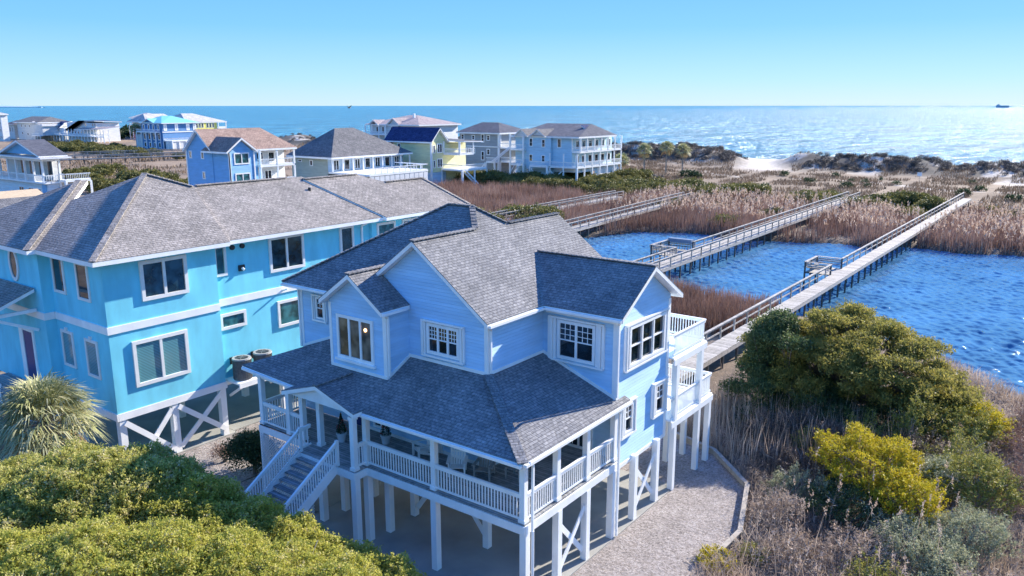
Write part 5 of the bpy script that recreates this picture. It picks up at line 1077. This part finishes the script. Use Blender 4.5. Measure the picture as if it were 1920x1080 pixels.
shrub('dark_shrub', 'dark green shrub between the turquoise house pilings and the porch lattice', 'shrub', -16.3, 1.0, rblobs(8, 1.0, 2.9, YG, (.5, .8)), 'darkleaf', 260, (.12, .06), seed=80, tuft=.14)
shrub('twiggy_shrub', 'small reddish bare shrub on the gravel left of the dark green shrub', 'shrub', -18.6, .9, rblobs(4, .6, 1.1, YG, (.35, .5)), 'reed', 160, (.1, .02), seed=81, tuft=.12, twigs=40)
# right side: cedars and shrubs
YG = np.random.default_rng(6)
bl = []
for i in range(95):
    a = YG.random()*6.283; r = 5.6*math.sqrt(YG.random()); z = 5.7-2.4*(r/5.6)**2-1.1*YG.random()**2+.45*math.sin(a*3+r); q = .5+.45*YG.random(); bl.append((r*math.cos(a)+.4, r*math.sin(a)*.8, z, q*1.15, q*1.15, .26))
for i in range(30):
    a = -.9+YG.random()*1.8 if i % 2 else YG.random()*6.283; r = 3+3*YG.random(); bl.append((r*math.cos(a)+.6, r*math.sin(a)*.8, 1.2+1.6*YG.random(), .8, .7, .3))
shrub('cedar_tree', 'wide flat-topped cedar with olive foliage and visible trunk by the pond', 'tree', 3.7, 25.0, bl, 'cedar', 240, (.17, .05), 'bark', None, .24, 91, .13, 16, 60, .7, up=.7)
bl = [(YG.normal()*(1.25-.018*i), YG.normal()*(1.25-.018*i), .8+i*.105, .75, .75, .4) for i in range(46)]
shrub('cedar_tree', 'dense dark green cedar touching the boardwalk, left of the flat-topped cedar', 'tree', .9, 22.8, bl, 'cedar2', 260, (.17, .06), 'bark', None, .2, 92, .16, 16, 30, .6, up=.6)
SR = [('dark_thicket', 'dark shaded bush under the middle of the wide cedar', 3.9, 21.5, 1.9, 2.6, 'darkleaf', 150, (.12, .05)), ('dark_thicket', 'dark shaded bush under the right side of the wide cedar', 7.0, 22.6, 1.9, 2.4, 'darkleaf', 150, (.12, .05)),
      ('yellow_shrub', 'rounded shrub with bright yellow tops between the wide cedar and the sparkling water', 9.9, 23.4, 1.7, 2.4, 'olive', 260, (.11, .05)), ('yellow_shrub', 'yellow-topped flat shrub at the water edge, right of the wide cedar', 10.6, 24.6, 1.3, 2.4, 'yellow', 200, (.11, .05)),
      ('yellow_shrub', 'slender sparse yellow shrub standing in the dark gap below the cedar', 8.1, 20.3, .75, 3.1, 'olive', 260, (.10, .05)), ('yellow_shrub', 'large bright golden-yellow shrub right of the gravel yard', 7.7, 15.6, 2.0, 3.0, 'yellow', 300, (.11, .05)),
      ('yellow_shrub', 'golden shrub joined to the right flank of the largest yellow shrub', 9.4, 13.6, 1.3, 2.5, 'yellow', 300, (.10, .05)), ('green_shrub', 'dark olive shrub below the largest golden shrub', 7.6, 12.9, 1.5, 1.7, 'darkleaf', 180, (.10, .045)),
      ('pale_shrub', 'light green feathery shrub nearest the timber edging', 4.9, 13.4, .9, 1.5, 'pale', 380, (.10, .03)), ('pale_shrub', 'pale feathery shrub right of the light green one by the edging', 6.2, 13.6, .8, 1.4, 'pale', 340, (.10, .03)),
      ('pale_shrub', 'pale grey-green feathery shrub low at the right, below the golden shrubs', 10.6, 10.6, 1.4, 1.8, 'pale', 330, (.10, .03)), ('pale_shrub', 'large whitish-green feathery shrub near the right edge', 11.8, 12.7, 1.3, 2.0, 'pale', 330, (.10, .03)),
      ('pale_shrub', 'greyish sparse shrub behind the golden shrubs', 9.8, 16.6, 1.2, 2.3, 'pale', 220, (.10, .03)), ('olive_shrub', 'olive and yellow shrub near the right edge behind the whitish one', 11.6, 16.9, 1.5, 2.4, 'olive', 260, (.10, .05)),
      ('olive_shrub', 'small yellow-green shrub at the very bottom, right of the gravel', 7.1, 4.6, .6, .7, 'olive', 260, (.09, .04)), ('red_leaf_plant', 'low plant with yellow and red leaves at the lower corner of the gravel yard', 4.4, 6.6, .7, .6, 'yellow', 110, (.14, .05)), ('red_leaf_plant', 'low yellow-green plant at the end of the timber edging', 5.3, 7.9, .5, .6, 'olive', 140, (.12, .05)),
      ('brown_thicket', 'bare purplish-brown bush beside the cedar, above the golden shrub', 5.6, 18.2, 1.6, 2.0, 'darkbrush', 260, (.14, .02)), ('brown_thicket', 'bare brown bush at the right edge by the water', 13.2, 24.0, 1.8, 1.7, 'reed', 260, (.14, .02)), ('brown_thicket', 'dark tangled bush against the timber edging', 3.6, 15.9, 1.3, 1.5, 'darkbrush', 300, (.14, .02))]
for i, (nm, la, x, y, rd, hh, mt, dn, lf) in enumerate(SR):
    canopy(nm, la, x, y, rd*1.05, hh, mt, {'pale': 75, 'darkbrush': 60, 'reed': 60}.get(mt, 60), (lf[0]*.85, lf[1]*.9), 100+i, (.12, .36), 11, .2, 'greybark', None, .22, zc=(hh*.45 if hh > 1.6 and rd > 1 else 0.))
SX = [('brush_clump', 'dark brown bush between the back balcony posts and the dense cedar', 2.2, 18.2, 1.3, 1.9, 'darkbrush'), ('brush_clump', 'dark green low bush at the foot of the dense cedar, nearest the balcony', .9, 19.9, 1.1, 1.7, 'darkleaf'), ('brush_clump', 'grey-brown bush under the left edge of the wide cedar', 3.6, 19.4, 1.3, 2.1, 'darkbrush'), ('olive_shrub', 'small olive bush in the tall dry grass below the dense cedar', 4.4, 17.4, .9, 1.5, 'olive'),
      ('brush_clump', 'pale straw-brown bush beside the gravel, below the light green feathery shrub', 5.3, 11.2, 1.0, 1.3, 'brush'), ('brush_clump', 'pinkish-brown bush at the lower right, left of the grey-green feathery shrub', 8.6, 9.6, 1.2, 1.4, 'brush'), ('brush_clump', 'straw-coloured bush in the bottom right corner', 12.9, 8.6, 1.4, 1.5, 'brush'),
      ('brush_clump', 'reddish-brown bush along the right edge, above the whitish shrub', 13.6, 18.6, 1.6, 1.9, 'reed'), ('brush_clump', 'brown bush between the two golden shrubs and the water-side shrub', 9.0, 19.2, 1.2, 1.9, 'darkbrush'), ('olive_shrub', 'olive shrub below the wide cedar, left of the slender yellow shrub', 6.4, 19.6, 1.3, 2.0, 'olive'), ('brush_clump', 'thin brown bush near the bottom edge, between the gravel and the plumed grass', 6.6, 8.6, 1.0, 1.0, 'brush'),
      ('olive_shrub', 'yellow-green shrub low at the right, in front of the grey-green feathery shrub', 9.9, 8.2, 1.1, 1.3, 'olive'), ('pale_shrub', 'pale green shrub near the bottom right, left of the corner brush', 11.6, 9.3, 1.2, 1.5, 'pale'), ('olive_shrub', 'mottled olive shrub on the right flank of the golden shrubs', 10.9, 19.0, 1.5, 2.4, 'olive'), ('pale_shrub', 'silvery shrub at the lower right between the grey-green and whitish ones', 9.4, 12.0, 1.1, 1.5, 'pale'), ('brush_clump', 'wide brown thicket between the timber edging and the golden shrub', 5.2, 15.6, 1.4, 1.6, 'darkbrush'), ('brush_clump', 'red-brown bush at the water edge right of the yellow-topped shrub', 13.0, 27.0, 1.5, 1.6, 'reed'), ('brush_clump', 'pale brown bush at the right end of the bottom edge', 11.3, 7.2, 1.2, 1.2, 'brush')]
for i, (nm, la, x, y, rd, hh, mt) in enumerate(SX): canopy(nm, la, x, y, rd, hh, mt, 60, (.13, .022) if mt in ('brush', 'reed', 'darkbrush') else (.09, .04), 150+i, (.2, .55), 11, .4, 'greybark', None, .3)
def scatter(n, u0, u1, v0, v1, test, g):
    u = u0+(u1-u0)*g.random(n); v = v0+(v1-v0)*g.random(n); k = test(u, v); u = u[k]; v = v[k]; h = height(u, v); ok = h > -.55 if v1 < 150 else h > -2; u, v, h = u[ok], v[ok], h[ok]
    return np.stack([u, v, h], 1)
g = np.random.default_rng(77)
edge_u = lambda v: np.interp(v, [-20, 5.5, 6.8, 9.13, 13.26, 15.96, 17.5, 60], [4.6, 3.9, 4.4, 4.5, 3.2, .4, -3, -3])
near = lambda u, v: (u > edge_u(v)+.1) & ((np.abs(u+5.1) > 1.0))
def stuff(o, label, cat='vegetation'): tag(o, label, cat, None, 'stuff'); return o
P = scatter(42000, -3, 17, -6, 40, near, g); P = P[fbm(P[:, 0], P[:, 1], 2.2, 3, 50) > .45]
stuff(blades('dead_brush', P, .8, .03, 'brush', lean=1.0, g=g), 'tangled dead grass and brush right of the gravel yard')
P = scatter(150000, -3, 17, -6, 38, near, g); dens = fbm(P[:, 0], P[:, 1], 1.6, 3, 51); P = P[dens > .34]; P[:, 2] += .1+1.1*g.random(len(P))*fbm(P[:, 0], P[:, 1], 1.3, 3, 53)**1.2*1.6
stuff(leafcloud('dry_twigs', P, .22, .016, 'brush', rng=g), 'fine dry twigs and leaves in the brush right of the gravel yard')
P = scatter(1500, -2, 8.5, 15, 24, near, g); stuff(blades('tall_dry_grass', P, 2.3, .035, 'brush', lean=.35, g=g), 'tall dry grass stalks below the cedars')
P = scatter(170, 5, 11.5, 5, 18, near, g); o, tips = blades('plume_grass', P, 2.0, .03, 'brush', lean=.3, g=g, plume=.7); stuff(o, 'tall plumed grass stalks among the right-hand brush')
C = np.repeat(tips, 14, 0)+g.normal(size=(len(tips)*14, 3))*np.array([.03, .03, .12]); stuff(leafcloud('grass_plumes', C, .12, .035, 'plume', rng=g, up=1.5), 'pale feathery plumes on the grass stalks at right')
# marsh reeds
notpier = lambda u, v: (np.abs(u+5.1) > 1.2) & (np.abs(u+20.6+.006*(v-20)) > 1.3) & (np.abs(u+39.6+.068*(v-40)) > 1.3) & (np.abs(u+54.6+.026*(v-40)) > 1.3)
P = scatter(210000, -100, 60, 66, 126, lambda u, v: notpier(u, v) & (v > shore_far(u)-1.0) & (v < 120+8*(fbm(u, v, 12, 3, 60)-.5)-.0) & ((u > -58) | (v < 112)), g)
d_ = fbm(P[:, 0], P[:, 1], 7, 4, 61); d3 = fbm(P[:, 0], P[:, 1], 2.2, 3, 62); k_ = (d_ > .36) & (d3 > .30); P = P[k_]; P[:, 2] -= 1.1*np.clip(.62-d_[k_], 0, 1)*g.random(len(P))*3
o, tips = blades('marsh_reeds', P, 2.0, .07, 'reed', lean=.3, g=g, plume=.10); stuff(o, 'red-brown reeds beyond the pond')
tips = tips[(tips[:, 0] > -52) & (tips[:, 1] > 92)]; C = np.repeat(tips, 5, 0)+g.normal(size=(len(tips)*5, 3))*np.array([.05, .05, .2])+np.array([0, 0, .1]); stuff(leafcloud('reed_plumes', C, .45, .13, 'plume', rng=g, up=2.0), 'pale pinkish plumes on the reeds beyond the pond')
P = scatter(9000, -17, -6.4, 36, 50, lambda u, v: (v < shore_near(u)+1.0), g); stuff(blades('shore_reeds', P, 1.5, .05, 'reed', lean=.4, g=g), 'reddish reeds on the near shore beside the long boardwalk')
P = scatter(14000, 4, 40, 24, 48, lambda u, v: (v < shore_near(u)+.8) & (v > shore_near(u)-3), g); stuff(blades('bank_grass', P, .9, .04, 'brush', lean=.5, g=g), 'dry grass along the near bank at right')
P = scatter(9000, -80, -18, 20, 64, lambda u, v: notpier(u, v) & (v < shore_near(u)+.8), g); stuff(blades('marsh_grass', P, 1.4, .08, 'reed', lean=.4, g=g), 'marsh grass behind the houses')
# dune grass
P = scatter(120000, -130, 60, 118, 238, lambda u, v: notpier(u, v) & (fbm(u, v, 5, 4, 22) > .42) & ~((np.abs(u+63+.35*(v-200)) < 8) & (v > 188)), g)
stuff(blades('dune_grass', P, .6, .12, 'dunegrass', lean=.5, g=g), 'dry grass over the dune flats')
P = scatter(30000, -260, -110, 60, 240, lambda u, v: (fbm(u, v, 9, 4, 24) > .5), g); stuff(blades('meadow_grass', P, .8, .2, 'dunegrass', lean=.5, g=g), 'dry grass among the far houses')
# scrub thickets
def thicket(name, label, spots, mat, dens, leaf, seed, rr=(1.0, 2.2)):
    g2 = np.random.default_rng(seed); bb = []
    for (u, v) in spots:
        if 'scrub' in name and float(fbm(np.array([u]), np.array([v]), 6., 3, 70)[0]) < .42: continue
        r = rr[0]+(rr[1]-rr[0])*g2.random(); h0 = float(height(np.array([u]), np.array([v]))[0]); bb.append((u, v, h0+r*.35, r*1.15, r*1.15, r*.75))
    return stuff(leafcloud(name, blobs_points(bb, dens, g2, .3, .22, 12), leaf[0], leaf[1], mat, rng=g2), label)
g = np.random.default_rng(88)
def spots(n, u0, u1, v0, v1, test=None):
    o = []
    while len(o) < n:
        u = u0+(u1-u0)*g.random(); v = v0+(v1-v0)*g.random()
        if test is None or test(u, v): o.append((u, v))
    return o
np_ = lambda u, v: abs(u+5.1) > 3 and abs(u+21) > 3
thicket('scrub_thicket', 'olive green scrub between the reeds and the dune flats', spots(190, -85, -24, 114, 137, lambda u, v: v < 137-.12*(u+60) and (v > 119 or u < -55))+spots(60, -30, -7, 118, 130, np_)+spots(40, -3, 45, 116, 125, np_)+spots(26, -17, -6, 126, 137), 'scrub', 42, (.34, .17), 1)
thicket('marsh_shrubs', 'green and rusty shrubs growing among the reeds', spots(16, -17, -8, 108, 120)+spots(18, -48, -24, 100, 114)+spots(14, 0, 40, 104, 118)+spots(5, -30, -27, 88, 92), 'scrub', 40, (.3, .15), 11, (.8, 1.5))
thicket('scrub_thicket', 'green scrub in front of the pale blue and grey houses', spots(60, -108, -80, 118, 132, lambda u, v: v < 129)+spots(14, -78, -74, 133, 158)+spots(20, -62, -50, 66, 80), 'scrub', 40, (.34, .17), 2)
thicket('scrub_thicket', 'dark scrub hedge on the far left, in front of the white houses', spots(90, -345, -230, 118, 150, lambda u, v: abs(v-(118-.22*(u+230))) < 9), 'scrub', 22, (.5, .28), 3, (1.3, 2.4))
thicket('scrub_thicket', 'green scrub beside the pale gabled porch, behind the turquoise roof', spots(75, -190, -112, 58, 88, lambda u, v: abs(v-(62-.3*(u+130))) < 9), 'scrub', 24, (.45, .25), 4, (1.3, 2.4))
thicket('scrub_thicket', 'low dark bushes scattered on the dune flats', spots(22, -60, 20, 140, 190), 'darkleaf', 40, (.3, .15), 5, (.5, 1.1))
thicket('dune_thicket', 'dark thicket covering the back face of the dune ridge', spots(480, -52, 60, 202, 217)+spots(380, -150, -74, 202, 217)+spots(120, -330, -150, 205, 222), 'brush2', 40, (.35, .10), 6, (.35, .8))
thicket('dune_thicket', 'dark bushes on the dune behind the coral red house', spots(26, -440, -394, 186, 212)+spots(10, -376, -345, 196, 215), 'darkleaf', 10, (.8, .4), 7, (2.5, 4))
for i, (x, y, zt, la) in enumerate(((-78.5, 160, 6.2, 'fan palm right of the big white-decked house, leftmost of the three by the dune'), (-75.5, 166, 6.6, 'fan palm with pale trunk in the middle of the three by the dune'), (-72, 168, 6.0, 'rightmost fan palm by the dune, slimmer than its neighbours'), (-80.5, 152, 4.0, 'low bushy palm at the right corner of the big white-decked house'))):
    palm('sabal_palm', la, x, y, zt, 2.4, 30, 16, 200+i, 'fan palms by the dune', 3, lw=.16)
palm('sabal_palm', 'palm by the corner of the royal blue house', -308, 156, 7.5, 3.0, 24, 14, 210, None, 4, lw=.3)
shrub('scrub_bush', 'dark rounded bush on the flats beside the slim palm', 'shrub', -66.5, 160, [(0, 0, .8, 2.4, 1.6, 1.1), (1.6, .5, .6, 1.4, 1.2, .8)], 'darkleaf', 60, (.3, .15), seed=220)
t = thing('signpost', (-19.6, 178, 1.0), 'small white sign on the dune flats in front of the dark ridge at right', 'sign'); m = MB(); m.box(-19.67, -19.6, 178, 178.07, .5, 2.0); m.build('post', 'greywood', t); m = MB(); m.box(-20.1, -19.2, 177.93, 177.98, 1.7, 2.5); m.build('board', 'white', t)
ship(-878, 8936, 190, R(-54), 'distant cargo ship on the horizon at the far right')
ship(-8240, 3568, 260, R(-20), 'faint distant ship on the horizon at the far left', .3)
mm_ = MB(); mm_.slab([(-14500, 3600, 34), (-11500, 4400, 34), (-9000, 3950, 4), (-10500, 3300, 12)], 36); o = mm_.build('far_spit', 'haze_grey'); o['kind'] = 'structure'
for o in bpy.data.objects:
    if '_o' in o: del o['_o']
